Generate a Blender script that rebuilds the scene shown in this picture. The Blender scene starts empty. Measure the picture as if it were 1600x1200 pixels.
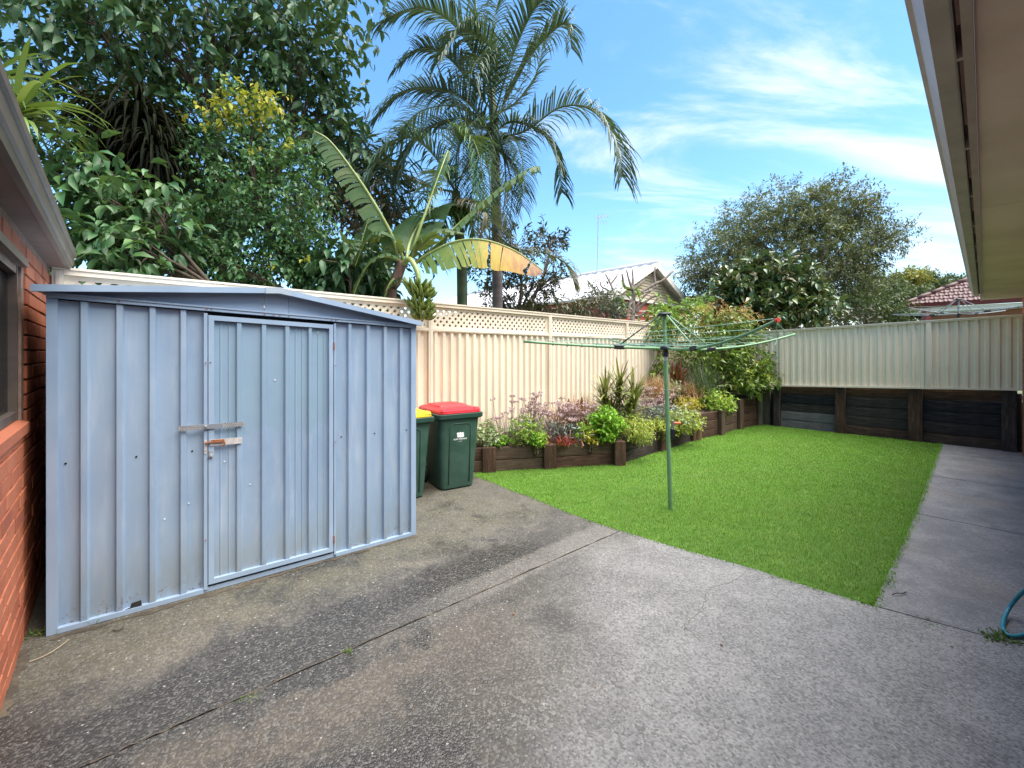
import bpy, math, random
import numpy as np
from mathutils import Vector, Matrix

R = math.radians
random.seed(7)
rng = np.random.default_rng(11)
scene = bpy.context.scene
COL = scene.collection

# ------------------------------------------------------------------ camera
F, CX, HY, CAMH = 676.0, 800.0, 553.0, 1.6      # focal length, principal column, horizon row (1600x1200 photo), eye height
cam_d = bpy.data.cameras.new('camera')
cam = bpy.data.objects.new('camera', cam_d)
COL.objects.link(cam)
cam.location = (0, 0, CAMH)
cam.rotation_euler = (R(90), 0, 0)
cam_d.sensor_width = 36.0
cam_d.lens = F / 1600 * 36
cam_d.shift_y = -(600 - HY) / 1600
cam_d.clip_start = 0.05
cam_d.clip_end = 2000
scene.camera = cam

# ------------------------------------------------------------------ light
SUN_EL, SUN_AZ = 68.0, 104.0      # azimuth measured from +Y (view direction) clockwise
sun_d = bpy.data.lights.new('sun', 'SUN')
sun_d.energy = 1.5
sun_d.angle = R(66)
sun_d.color = (1.0, 0.93, 0.82)
sun = bpy.data.objects.new('sun', sun_d)
COL.objects.link(sun)
sd = Vector((math.sin(R(SUN_AZ)) * math.cos(R(SUN_EL)), math.cos(R(SUN_AZ)) * math.cos(R(SUN_EL)), math.sin(R(SUN_EL))))
sun.rotation_euler = (-sd).to_track_quat('-Z', 'Y').to_euler()
sun.location = sd * 40

world = bpy.data.worlds.new('World')
scene.world = world
world.use_nodes = True
wn, wl = world.node_tree.nodes, world.node_tree.links
wn.clear()
def wnode(t, **kw):
    n = wn.new(t)
    for k, v in kw.items(): setattr(n, k, v)
    return n
sky = wnode('ShaderNodeTexSky', sky_type='NISHITA', sun_disc=False, sun_elevation=R(SUN_EL), sun_rotation=R(SUN_AZ),
            air_density=1.0, dust_density=0.4, ozone_density=2.0, altitude=0)
hs = wnode('ShaderNodeHueSaturation')
hs.inputs['Hue'].default_value = 0.494
hs.inputs['Saturation'].default_value = 1.2
hs.inputs['Value'].default_value = 0.37
wl.new(sky.outputs[0], hs.inputs['Color'])
geo = wnode('ShaderNodeTexCoord')
sep = wnode('ShaderNodeSeparateXYZ'); wl.new(geo.outputs['Generated'], sep.inputs[0])
def wmath(op, a, b=None):
    n = wnode('ShaderNodeMath', operation=op)
    for i, v in enumerate((a, b)):
        if v is None: continue
        if isinstance(v, (int, float)): n.inputs[i].default_value = v
        else: wl.new(v, n.inputs[i])
    return n.outputs[0]
den = wmath('ADD', wmath('MAXIMUM', sep.outputs[2], 0.0), 0.22)
px = wmath('DIVIDE', sep.outputs[0], den); py = wmath('DIVIDE', sep.outputs[1], den)
comb = wnode('ShaderNodeCombineXYZ'); wl.new(px, comb.inputs[0]); wl.new(py, comb.inputs[1])
mp = wnode('ShaderNodeMapping')
mp.inputs['Rotation'].default_value = (0, 0, R(38)); mp.inputs['Scale'].default_value = (0.62, 1.75, 1); mp.inputs['Location'].default_value = (0.35, 0.1, 0)
wl.new(comb.outputs[0], mp.inputs[0])
nz = wnode('ShaderNodeTexNoise'); nz.inputs['Scale'].default_value = 1.7; nz.inputs['Detail'].default_value = 9; nz.inputs['Roughness'].default_value = 0.62; nz.inputs['Distortion'].default_value = 0.6
wl.new(mp.outputs[0], nz.inputs['Vector'])
nb = wnode('ShaderNodeTexNoise'); nb.inputs['Scale'].default_value = 0.5; nb.inputs['Detail'].default_value = 2
mpb = wnode('ShaderNodeMapping'); mpb.inputs['Location'].default_value = (3.1, 1.7, 0); wl.new(comb.outputs[0], mpb.inputs[0]); wl.new(mpb.outputs[0], nb.inputs['Vector'])
# the cloud sheet lies to the right of the view and thins out to the left
side = wnode('ShaderNodeMapRange'); side.interpolation_type = 'SMOOTHSTEP'
side.inputs['From Min'].default_value = -0.55; side.inputs['From Max'].default_value = 0.85; side.inputs['To Min'].default_value = -0.16; side.inputs['To Max'].default_value = 0.075
wl.new(px, side.inputs['Value'])
# and thickens unseen overhead and behind, veiling the sun; added to neutralise ambient light
back = wnode('ShaderNodeMapRange'); back.interpolation_type = 'SMOOTHSTEP'
back.inputs['From Min'].default_value = 0.35; back.inputs['From Max'].default_value = -0.7; back.inputs['To Min'].default_value = 0.0; back.inputs['To Max'].default_value = 0.24
wl.new(py, back.inputs['Value'])
cl = wmath('ADD', back.outputs[0], wmath('ADD', wmath('ADD', nz.outputs['Fac'], wmath('MULTIPLY', wmath('SUBTRACT', nb.outputs['Fac'], 0.5), 0.35)), side.outputs[0]))
cr = wnode('ShaderNodeMapRange'); cr.interpolation_type = 'SMOOTHSTEP'
cr.inputs['From Min'].default_value = 0.52; cr.inputs['From Max'].default_value = 0.82; cr.inputs['To Max'].default_value = 0.8
wl.new(cl, cr.inputs['Value'])
cm = wnode('ShaderNodeMix', data_type='RGBA')
wl.new(cr.outputs[0], cm.inputs['Factor']); wl.new(hs.outputs[0], cm.inputs['A'])
cm.inputs['B'].default_value = (1.44, 1.50, 1.54, 1)
bg = wnode('ShaderNodeBackground'); bg.inputs['Strength'].default_value = 0.12
wl.new(cm.outputs['Result'], bg.inputs['Color'])
wo = wnode('ShaderNodeOutputWorld'); wl.new(bg.outputs[0], wo.inputs[0])

scene.view_settings.view_transform = 'Standard'
scene.view_settings.look = 'None'
scene.view_settings.gamma = 1.0
scene.view_settings.use_curve_mapping = False
scene.view_settings.exposure = 2.95

# ------------------------------------------------------------------ placing by pixel
TH = R(42.5)
AX, AY = math.cos(TH), math.sin(TH)           # along the right-hand path and the lattice fence
BX, BY = -math.sin(TH), math.cos(TH)          # along the left house wall and the far fence
def W(a, b, z=0.0): return Vector((a * AX + b * BX, a * AY + b * BY, z))
def AB(p): return (p[0] * AX + p[1] * AY, p[0] * BX + p[1] * BY)
def G(x, y, z=0.0):
    d = F * (CAMH - z) / (y - HY)
    return Vector(((x - CX) / F * d, d, z))
def P(x, y, d): return Vector(((x - CX) / F * d, d, CAMH + (HY - y) / F * d))

# ------------------------------------------------------------------ mesh helpers
ORG = {}
def org(o):
    while o is not None and o.parent is not None: o = o.parent
    return ORG.get(o.name, Vector((0, 0, 0))) if o is not None else Vector((0, 0, 0))
def tag(o, label=None, cat=None, group=None, kind=None):
    if label: o['label'] = label
    if cat: o['category'] = cat
    if group: o['group'] = group
    if kind: o['kind'] = kind
    return o
def thing(name, label, cat, loc, group=None):
    o = bpy.data.objects.new(name, None); COL.objects.link(o)
    o.empty_display_size = 0.1
    o.location = loc; ORG[o.name] = Vector(loc)
    return tag(o, label, cat, group)
def link(name, me, mat, parent=None, loc=None):
    o = bpy.data.objects.new(name, me); COL.objects.link(o)
    if mat is not None and not me.materials:
        for m in (mat if isinstance(mat, (list, tuple)) else [mat]): me.materials.append(m)
    if parent is not None: o.parent = parent
    if loc is not None: o.location = loc
    if parent is None: ORG[o.name] = Vector(loc) if loc is not None else Vector((0, 0, 0))
    return o
class MB:
    def __init__(s): s.v = []; s.f = []; s.m = []
    def add(s, vs, fs, mi=0):
        n = len(s.v); s.v.extend([tuple(v) for v in vs]); s.f.extend([tuple(i + n for i in f) for f in fs]); s.m.extend([mi] * len(fs))
    def hexa(s, p, mi=0):      # 8 points: bottom 0..3 counter-clockwise, top 4..7
        s.add(p, [(3, 2, 1, 0), (4, 5, 6, 7), (0, 1, 5, 4), (1, 2, 6, 5), (2, 3, 7, 6), (3, 0, 4, 7)], mi)
    def box(s, c, ux, uy, uz, mi=0):   # centre and three half vectors
        c, ux, uy, uz = Vector(c), Vector(ux), Vector(uy), Vector(uz)
        s.hexa([c - ux - uy - uz, c + ux - uy - uz, c + ux + uy - uz, c - ux + uy - uz, c - ux - uy + uz, c + ux - uy + uz, c + ux + uy + uz, c - ux + uy + uz], mi)
    def cham(s, c, ux, uy, uz, r=0.006, mi=0):   # box with chamfered edges along its longest side faces
        c = Vector(c); U = [Vector(ux), Vector(uy), Vector(uz)]; L = [u.length for u in U]; D = [u.normalized() for u in U]
        r = min(r, 0.45 * min(L))
        pts, idx = [], {}
        for sx in (-1, 1):
            for sy in (-1, 1):
                for sz in (-1, 1):
                    for k in range(3):
                        sg = (sx, sy, sz); e = [L[i] - (r if i != k else 0) for i in range(3)]
                        idx[(sx, sy, sz, k)] = len(pts)
                        pts.append(c + sum((D[i] * (sg[i] * e[i]) for i in range(3)), Vector((0, 0, 0))))
        fs = []
        for k in range(3):
            i, j = [(1, 2), (2, 0), (0, 1)][k]
            for sk in (-1, 1):
                q = []
                for (a, b) in ((-1, -1), (1, -1), (1, 1), (-1, 1)):
                    sg = [0, 0, 0]; sg[k] = sk; sg[i] = a; sg[j] = b
                    q.append(idx[(sg[0], sg[1], sg[2], k)])
                fs.append(tuple(q if sk > 0 else q[::-1]))
        for k in range(3):     # edge chamfers parallel to axis k
            i, j = [(1, 2), (2, 0), (0, 1)][k]
            for a in (-1, 1):
                for b in (-1, 1):
                    sg0 = [0, 0, 0]; sg0[k] = -1; sg0[i] = a; sg0[j] = b
                    sg1 = list(sg0); sg1[k] = 1
                    q = (idx[(*sg0, i)], idx[(*sg1, i)], idx[(*sg1, j)], idx[(*sg0, j)])
                    fs.append(q if a * b < 0 else q[::-1])
        for sx in (-1, 1):
            for sy in (-1, 1):
                for sz in (-1, 1):
                    q = (idx[(sx, sy, sz, 0)], idx[(sx, sy, sz, 1)], idx[(sx, sy, sz, 2)])
                    fs.append(q if sx * sy * sz > 0 else q[::-1])
        s.add(pts, fs, mi)
    def tube(s, pts, rad, n=6, caps=True, mi=0, twist=0.0):
        pts = [Vector(p) for p in pts]
        if not isinstance(rad, (list, tuple)): rad = [rad] * len(pts)
        rings = []; prev = None
        for i, p in enumerate(pts):
            t = (pts[min(i + 1, len(pts) - 1)] - pts[max(i - 1, 0)])
            if t.length < 1e-9: t = Vector((0, 0, 1))
            t.normalize()
            if prev is None:
                u = t.orthogonal().normalized()
            else:
                u = (prev - t * prev.dot(t))
                u = u.normalized() if u.length > 1e-6 else t.orthogonal().normalized()
            prev = u; w = t.cross(u)
            rings.append([p + (u * math.cos(2 * math.pi * k / n + twist) + w * math.sin(2 * math.pi * k / n + twist)) * rad[i] for k in range(n)])
        vs = [q for r_ in rings for q in r_]
        fs = []
        for i in range(len(rings) - 1):
            for k in range(n):
                a, b = i * n + k, i * n + (k + 1) % n
                fs.append((a, b, b + n, a + n))
        if caps:
            fs.append(tuple(range(n - 1, -1, -1))); fs.append(tuple((len(rings) - 1) * n + k for k in range(n)))
        s.add(vs, fs, mi)
    def lathe(s, c, prof, n=16, axis=(0, 0, 1), mi=0):   # prof: (radius, height)
        c = Vector(c); ax = Vector(axis).normalized(); u = ax.orthogonal().normalized(); w = ax.cross(u)
        vs = []
        for r_, h in prof:
            for k in range(n):
                a = 2 * math.pi * k / n
                vs.append(c + ax * h + (u * math.cos(a) + w * math.sin(a)) * r_)
        fs = []
        for i in range(len(prof) - 1):
            for k in range(n):
                a, b = i * n + k, i * n + (k + 1) % n
                fs.append((a, b, b + n, a + n))
        fs.append(tuple(range(n - 1, -1, -1))); fs.append(tuple((len(prof) - 1) * n + k for k in range(n)))
        s.add(vs, fs, mi)
    def prism(s, poly, z0, z1, mi=0):     # poly: list of xy, counter-clockwise
        n = len(poly)
        vs = [(p[0], p[1], z0) for p in poly] + [(p[0], p[1], z1) for p in poly]
        fs = [tuple(range(n - 1, -1, -1)), tuple(range(n, 2 * n))]
        for i in range(n): fs.append((i, (i + 1) % n, (i + 1) % n + n, i + n))
        s.add(vs, fs, mi)
    def extr(s, poly3, d, mi=0):          # planar loop pushed by vector d
        n = len(poly3); d = Vector(d)
        vs = [Vector(p) for p in poly3] + [Vector(p) + d for p in poly3]
        fs = [tuple(range(n - 1, -1, -1)), tuple(range(n, 2 * n))]
        for i in range(n): fs.append((i, (i + 1) % n, (i + 1) % n + n, i + n))
        s.add(vs, fs, mi)
    def build(s, name, mat, parent=None, loc=None, smooth=False, label=None, kind=None, cat=None, group=None):
        o_ = Vector(loc) if (parent is None and loc is not None) else (org(parent) if parent is not None else Vector((0, 0, 0)))
        me = bpy.data.meshes.new(name)
        me.from_pydata([(v[0] - o_[0], v[1] - o_[1], v[2] - o_[2]) for v in s.v], [], s.f)
        ms = mat if isinstance(mat, (list, tuple)) else [mat]
        for m in ms: me.materials.append(m)
        if len(ms) > 1: me.polygons.foreach_set('material_index', s.m)
        me.validate()
        if smooth == 'auto':
            me.polygons.foreach_set('use_smooth', [True] * len(me.polygons)); me.set_sharp_from_angle(angle=R(35))
        elif smooth: me.polygons.foreach_set('use_smooth', [True] * len(me.polygons))
        me.update()
        o = link(name, me, None, parent, loc if parent is None else None)
        return tag(o, label, cat, group, kind)

def tri_object(name, co, tris, mat, parent=None, loc=None, kind=None, smooth=False, label=None, cat=None, group=None):
    """Fast mesh from numpy arrays of points and triangles."""
    o_ = np.array(org(parent) if parent is not None else (loc if loc is not None else (0, 0, 0)), dtype=np.float64)
    me = bpy.data.meshes.new(name)
    co = (np.asarray(co) - o_).astype(np.float32); tris = np.asarray(tris, dtype=np.int32)
    me.vertices.add(len(co)); me.vertices.foreach_set('co', co.ravel())
    me.loops.add(tris.size); me.loops.foreach_set('vertex_index', tris.ravel())
    me.polygons.add(len(tris)); me.polygons.foreach_set('loop_start', np.arange(0, tris.size, 3, dtype=np.int32))
    if smooth: me.polygons.foreach_set('use_smooth', np.ones(len(tris), dtype=bool))
    me.update(calc_edges=True)
    ms = mat if isinstance(mat, (list, tuple)) else [mat]
    for m in ms: me.materials.append(m)
    o = link(name, me, None, parent, loc if parent is None else None)
    return tag(o, label, cat, group, kind)

def nrm(a): return a / np.maximum(np.linalg.norm(a, axis=-1, keepdims=True), 1e-9)
# leaf outlines: (along, across, rise); triangles
LEAF_S = (np.array([(0, 0, 0), (.38, .5, .10), (.45, 0, -.02), (.38, -.5, .10), (1, 0, -.10)]), np.array([(0, 1, 2), (0, 2, 3), (2, 1, 4), (3, 2, 4)]))
LEAF_L = (np.array([(0, 0, 0), (.22, .40, .10), (.58, .46, .08), (1, 0, -.26), (.58, -.46, .08), (.22, -.40, .10), (.25, 0, 0), (.6, 0, -.05)]),
          np.array([(0, 1, 6), (0, 6, 5), (6, 1, 2), (6, 2, 7), (6, 7, 4), (6, 4, 5), (7, 2, 3), (7, 3, 4)]))
LEAF_D = (np.array([(0, 0, 0), (.45, .5, .06), (1, 0, -.05), (.45, -.5, .06)]), np.array([(0, 1, 2), (0, 2, 3)]))
def leaves(pos, d, up, L, Wd, shape=LEAF_S):
    """Leaf blades: base points, directions, up vectors, lengths and widths -> points, triangles."""
    d = nrm(d); side = nrm(np.cross(d, up)); n_ = np.cross(side, d)
    T, tr = shape; k = len(T); N = len(pos)
    L = np.broadcast_to(np.asarray(L, dtype=float), (N,)); Wd = np.broadcast_to(np.asarray(Wd, dtype=float), (N,))
    co = pos[:, None, :] + d[:, None, :] * (T[None, :, 0:1] * L[:, None, None]) + side[:, None, :] * (T[None, :, 1:2] * Wd[:, None, None]) + n_[:, None, :] * (T[None, :, 2:3] * L[:, None, None])
    tris = tr[None] + (np.arange(N) * k)[:, None, None]
    return co.reshape(-1, 3), tris.reshape(-1, 3)
def blades(base, tip_dir, L, w, droop, seg=4, width_prof=None):
    """Strap leaves: base points, start directions, lengths, widths, droop -> points, triangles."""
    N = len(base); tip_dir = nrm(tip_dir)
    L = np.broadcast_to(np.asarray(L, float), (N,)); w = np.broadcast_to(np.asarray(w, float), (N,)); droop = np.broadcast_to(np.asarray(droop, float), (N,))
    side = nrm(np.cross(tip_dir, np.array([0, 0, 1.0]) + 1e-3))
    co = np.zeros((N, 2 * seg + 1, 3)); p = base.copy(); d = tip_dir.copy()
    for i in range(seg):
        t = i / seg
        ww = (w * (width_prof(t) if width_prof else (0.75 + .5 * t if t < .4 else 1 - (t - .4) * 0.9)))[:, None] * .5
        co[:, 2 * i] = p - side * ww; co[:, 2 * i + 1] = p + side * ww
        p = p + d * (L / seg)[:, None]
        d = nrm(d + np.array([0, 0, -1.0]) * (droop * (i + 1) / seg)[:, None])
    co[:, 2 * seg] = p
    tr = []
    for i in range(seg - 1): tr += [(2 * i, 2 * i + 1, 2 * i + 3), (2 * i, 2 * i + 3, 2 * i + 2)]
    tr += [(2 * seg - 2, 2 * seg - 1, 2 * seg)]
    tris = np.array(tr)[None] + (np.arange(N) * (2 * seg + 1))[:, None, None]
    return co.reshape(-1, 3), tris.reshape(-1, 3)
def rsph(n):
    return nrm(rng.normal(size=(n, 3)))
def bez(pts, n):      # Catmull-Rom through points
    pts = [Vector(p) for p in pts]; out = []
    m = len(pts) - 1
    for i in range(n + 1):
        t = i / n * m; k = min(int(t), m - 1); t -= k
        p0 = pts[max(k - 1, 0)]; p1 = pts[k]; p2 = pts[k + 1]; p3 = pts[min(k + 2, m)]
        out.append(0.5 * ((2 * p1) + (p2 - p0) * t + (2 * p0 - 5 * p1 + 4 * p2 - p3) * t * t + (3 * p1 - p0 - 3 * p2 + p3) * t ** 3))
    return out

# ------------------------------------------------------------------ materials
class NT:
    def __init__(s, name):
        s.mat = bpy.data.materials.new(name); s.mat.use_nodes = True
        s.n = s.mat.node_tree.nodes; s.l = s.mat.node_tree.links; s.n.clear()
        s.out = s.n.new('ShaderNodeOutputMaterial'); s.bs = s.n.new('ShaderNodeBsdfPrincipled')
        s.l.new(s.bs.outputs[0], s.out.inputs[0])
        s.tc = s.n.new('ShaderNodeTexCoord')
    def set(s, **kw):
        for k, v in kw.items():
            k = k.replace('_', ' ')
            if hasattr(v, 'is_output'): s.l.new(v, s.bs.inputs[k])
            else: s.bs.inputs[k].default_value = (v if not isinstance(v, tuple) or len(v) == 4 else (*v, 1))
        return s
    def pos(s, scale=(1, 1, 1), rot=(0, 0, 0), loc=(0, 0, 0), world=True):
        m = s.n.new('ShaderNodeMapping'); m.inputs['Scale'].default_value = scale; m.inputs['Rotation'].default_value = rot; m.inputs['Location'].default_value = loc
        if world:
            g = s.n.new('ShaderNodeNewGeometry'); s.l.new(g.outputs['Position'], m.inputs[0])
        else: s.l.new(s.tc.outputs['Object'], m.inputs[0])
        return m.outputs[0]
    def noise(s, vec, scale, detail=4, rough=.55, dist=0.0):
        n = s.n.new('ShaderNodeTexNoise'); n.inputs['Scale'].default_value = scale; n.inputs['Detail'].default_value = detail
        n.inputs['Roughness'].default_value = rough; n.inputs['Distortion'].default_value = dist
        s.l.new(vec, n.inputs['Vector']); return n.outputs['Fac']
    def voro(s, vec, scale, out='Distance', feature='F1', rnd=1.0):
        n = s.n.new('ShaderNodeTexVoronoi'); n.feature = feature; n.inputs['Scale'].default_value = scale; n.inputs['Randomness'].default_value = rnd
        s.l.new(vec, n.inputs['Vector']); return n.outputs[out]
    def rampv(s, v, a, b, c=0.0, d=1.0, smooth=True):
        n = s.n.new('ShaderNodeMapRange')
        n.interpolation_type = 'SMOOTHSTEP' if smooth else 'LINEAR'
        for k, x in zip(('From Min', 'From Max', 'To Min', 'To Max'), (a, b, c, d)): n.inputs[k].default_value = x
        s.l.new(v, n.inputs['Value']); return n.outputs[0]
    def ramp(s, v, stops):
        n = s.n.new('ShaderNodeValToRGB'); e = n.color_ramp.elements
        while len(e) < len(stops): e.new(.5)
        for el, (p, c) in zip(e, stops): el.position = p; el.color = (*c, 1)
        s.l.new(v, n.inputs[0]); return n.outputs[0]
    def mix(s, f, a, b, mode='MIX'):
        n = s.n.new('ShaderNodeMix'); n.data_type = 'RGBA'; n.blend_type = mode
        for k, v in (('Factor', f), ('A', a), ('B', b)):
            if hasattr(v, 'is_output'): s.l.new(v, n.inputs[k])
            elif k == 'Factor': n.inputs[k].default_value = v
            else: n.inputs[k].default_value = (*v, 1)
        return n.outputs['Result']
    def math(s, op, a, b=0.0, c=None):
        n = s.n.new('ShaderNodeMath'); n.operation = op
        for i, v in enumerate((a, b, c)):
            if v is None: continue
            if hasattr(v, 'is_output'): s.l.new(v, n.inputs[i])
            else: n.inputs[i].default_value = v
        return n.outputs[0]
    def bump(s, h, strength=.3, dist=.01):
        n = s.n.new('ShaderNodeBump'); n.inputs['Strength'].default_value = strength; n.inputs['Distance'].default_value = dist
        s.l.new(h, n.inputs['Height']); s.l.new(n.outputs[0], s.bs.inputs['Normal']); return s
    def island(s):
        g = s.n.new('ShaderNodeNewGeometry'); return g.outputs['Random Per Island']
    def objrand(s):
        g = s.n.new('ShaderNodeObjectInfo'); return g.outputs['Random']

def simple(name, c1, c2=None, scale=6, rough=.6, metallic=0.0, bump=0.0, bscale=60, bdist=.004, spec=.5, stretch=(1, 1, 1), objvar=0.0, mid=(.35, .7)):
    m = NT(name); v = m.pos(scale=stretch)
    col = c1
    if c2 is not None: col = m.mix(m.rampv(m.noise(v, scale, 5), *mid), c1, c2)
    if objvar:
        col = m.mix(m.rampv(m.objrand(), 0, 1, 0, objvar, False), col, tuple(x * .35 for x in c1))
    m.set(Base_Color=col, Roughness=rough, Metallic=metallic, Specular_IOR_Level=spec)
    if bump: m.bump(m.noise(v, bscale, 4), bump, bdist)
    return m.mat
def leaf_mat(name, cols, rough=.42, trans=.25, tint=1.0, spec=.45, per='island'):
    """cols: list of linear colours spread over the random value of each leaf."""
    m = NT(name)
    r_ = m.island()
    if per == 'object': r_ = m.objrand()
    k = len(cols)
    col = m.ramp(r_, [(i / max(k - 1, 1), c) for i, c in enumerate(cols)])
    v = m.pos()
    col = m.mix(m.rampv(m.noise(v, 2.2, 3), .3, .7, 0, .45), col, tuple(c * .55 for c in cols[k // 2]))
    m.set(Base_Color=col, Roughness=rough, Specular_IOR_Level=spec)
    tr = m.n.new('ShaderNodeBsdfTranslucent'); hb = m.mix(0.35, col, (.25, .34, .03), 'MIX'); m.l.new(hb, tr.inputs[0])
    mx = m.n.new('ShaderNodeMixShader'); mx.inputs[0].default_value = trans
    m.l.new(m.bs.outputs[0], mx.inputs[1]); m.l.new(tr.outputs[0], mx.inputs[2]); m.l.new(mx.outputs[0], m.out.inputs[0])
    return m.mat

M = {}
# ================================================================== materials of the setting
def concrete(name, path=False):
    m = NT(name)
    v = m.pos(); ab = m.pos(rot=(0, 0, -TH))
    sp = m.n.new('ShaderNodeSeparateXYZ'); m.l.new(ab, sp.inputs[0]); a_, b_ = sp.outputs[0], sp.outputs[1]
    n1 = m.noise(v, 1.1, 6, .6); n2 = m.noise(v, 3.4, 6, .65, .4); n3 = m.noise(v, 14, 5, .6)
    # exposed stones
    vc = m.voro(v, 105, 'Color'); sx = m.n.new('ShaderNodeSeparateColor'); m.l.new(vc, sx.inputs[0])
    if path:
        base = m.mix(m.rampv(n2, .3, .72), (.155, .153, .158), (.27, .264, .262))
        base = m.mix(m.rampv(n1, .5, .72, 0, .6), base, (.27, .225, .19))
        base = m.mix(m.rampv(sx.outputs[0], 0, 1, 0, .6, False), base, (.08, .08, .085))
        wet = m.rampv(n2, .62, .85, 0, .25)
    else:
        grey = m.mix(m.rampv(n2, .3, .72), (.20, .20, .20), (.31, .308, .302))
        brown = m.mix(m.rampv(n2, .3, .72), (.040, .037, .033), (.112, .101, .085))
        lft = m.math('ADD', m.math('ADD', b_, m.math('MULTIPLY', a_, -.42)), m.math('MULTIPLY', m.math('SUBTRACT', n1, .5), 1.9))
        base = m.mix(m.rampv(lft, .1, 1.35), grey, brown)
        rst = m.math('MULTIPLY', m.rampv(m.math('ABSOLUTE', m.math('SUBTRACT', m.math('ADD', b_, m.math('MULTIPLY', m.math('SUBTRACT', n3, .5), .8)), 1.75)), .75, .2), m.rampv(m.math('ADD', a_, m.math('MULTIPLY', m.math('SUBTRACT', n1, .5), 2.0)), 2.3, 1.0, 0, .75))
        base = m.mix(rst, base, (.105, .086, .064))
        # algae along the foot of the shed
        alg = m.math('ADD', b_, m.math('MULTIPLY', m.math('SUBTRACT', n2, .5), .9))
        base = m.mix(m.math('MULTIPLY', m.rampv(alg, 2.75, 3.2, 0, .6), m.rampv(n1, .3, .6, .25, 1)), base, (.105, .10, .052))
        # damp patches with a shape of their own, left of the control joint and under the tap
        d1 = m.math('ABSOLUTE', m.math('SUBTRACT', m.math('ADD', b_, m.math('MULTIPLY', m.math('SUBTRACT', n2, .5), 1.0)), 2.52))
        wet1 = m.math('MULTIPLY', m.rampv(d1, .46, .10), m.rampv(a_, 3.3, 2.2))
        d2 = m.math('ABSOLUTE', m.math('SUBTRACT', m.math('ADD', b_, m.math('MULTIPLY', m.math('SUBTRACT', n2, .5), 1.3)), 1.55))
        wet2 = m.math('MULTIPLY', m.rampv(d2, .52, .10), m.rampv(a_, 1.75, .7, 0, .95))
        wet = m.math('MINIMUM', m.math('ADD', wet1, m.math('ADD', wet2, m.math('MULTIPLY', m.rampv(m.math('ADD', m.math('MULTIPLY', n1, .72), m.math('MULTIPLY', n2, .28)), .49, .60, 0, .85), m.rampv(lft, .5, 1.5)))), 1.0)
        base = m.mix(m.math('MULTIPLY', wet, .86), base, (.014, .013, .012))
        pale = m.rampv(m.math('ABSOLUTE', m.math('SUBTRACT', m.math('ADD', b_, m.math('MULTIPLY', m.math('SUBTRACT', n3, .5), .12)), 2.335)), .16, .09, 0, .55)
        base = m.mix(m.math('MULTIPLY', pale, m.rampv(a_, .8, 2.2)), base, (.22, .205, .185))
        base = m.mix(m.rampv(sx.outputs[0], .1, 1, 0, .62, False), base, (.045, .043, .042))
        base = m.mix(m.math('MULTIPLY', m.rampv(sx.outputs[1], .55, 1, 0, .55, False), m.rampv(lft, .1, 1.35, 1, .4)), base, (.36, .345, .32))
    # sparse white chips
    v2 = m.voro(v, 34, 'Color'); s2 = m.n.new('ShaderNodeSeparateColor'); m.l.new(v2, s2.inputs[0]); vd = m.voro(v, 34)
    chip = m.math('MULTIPLY', m.rampv(s2.outputs[0], .88, .95), m.rampv(vd, .19, .13))
    base = m.mix(m.math('MULTIPLY', chip, .4 if path else .6), base, (.5, .49, .46))
    base = m.mix(m.rampv(n3, .55, .8, 0, .3), base, (.09, .085, .08))
    m.set(Base_Color=base, Roughness=m.math('SUBTRACT', .76, m.math('MULTIPLY', wet, .52)), Specular_IOR_Level=.5)
    h = m.math('ADD', m.math('MULTIPLY', m.voro(v, 105), -1.0), m.math('MULTIPLY', m.noise(v, 230, 3), .7))
    m.bump(h, .5 if path else .8, .005)
    return m.mat

def timber(name, c1, c2, c3, along_b=False, rough=.75):
    m = NT(name)
    v = m.pos(world=False, scale=(1.2, 14, 14))
    n = m.noise(v, 2.2, 6, .65, 1.6)
    col = m.ramp(n, [(.25, c1), (.5, c2), (.75, c3)])
    n2 = m.noise(m.pos(world=False), 3.0, 4)
    col = m.mix(m.rampv(n2, .35, .7, 0, .7), col, c1)
    col = m.mix(m.rampv(m.objrand(), 0, 1, 0, .4, False), col, tuple(x * .45 for x in c1))
    m.set(Base_Color=col, Roughness=rough, Specular_IOR_Level=.3)
    m.bump(m.noise(m.pos(world=False, scale=(1, 22, 22)), 4, 5, .7, 1.2), .8, .010)
    return m.mat

M['patio'] = concrete('patio_concrete')
M['path'] = concrete('path_concrete', True)
M['dirt'] = simple('dirt', (.05, .04, .03), (.10, .08, .055), 9, .95, bump=.6, bscale=40, bdist=.02)
M['turf'] = simple('turf_soil', (.085, .18, .025), (.12, .22, .034), 5, .95, bump=.8, bscale=120, bdist=.02)
M['ground'] = simple('ground', (.07, .085, .035), (.10, .10, .05), .5, .95)
M['mulch'] = simple('mulch', (.035, .024, .016), (.08, .055, .036), 14, .95, bump=1, bscale=50, bdist=.03)
def cream_mat():
    m = NT('cream_steel'); v = m.pos(); st = m.pos(scale=(5, 5, .5))
    col = m.mix(m.rampv(m.noise(v, 1.3, 5), .3, .7), (.80, .705, .555), (.75, .655, .51))
    col = m.mix(m.rampv(m.noise(st, 3.2, 5, .6), .5, .78, 0, .35), col, (.60, .50, .37))
    sp = m.n.new('ShaderNodeSeparateXYZ'); m.l.new(v, sp.inputs[0])
    spl = m.math('MULTIPLY', m.rampv(m.math('ADD', sp.outputs[2], m.math('MULTIPLY', m.noise(v, 7, 5), -.7)), .35, -.1, 0, .6), 1.0)
    col = m.mix(spl, col, (.36, .29, .21))
    col = m.mix(m.rampv(m.noise(v, 46, 2), .77, .80, 0, .5), col, (.40, .31, .22))
    m.set(Base_Color=col, Roughness=.58, Specular_IOR_Level=.22); m.bump(m.noise(v, 3.5, 3), .10, .02); return m.mat
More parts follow.
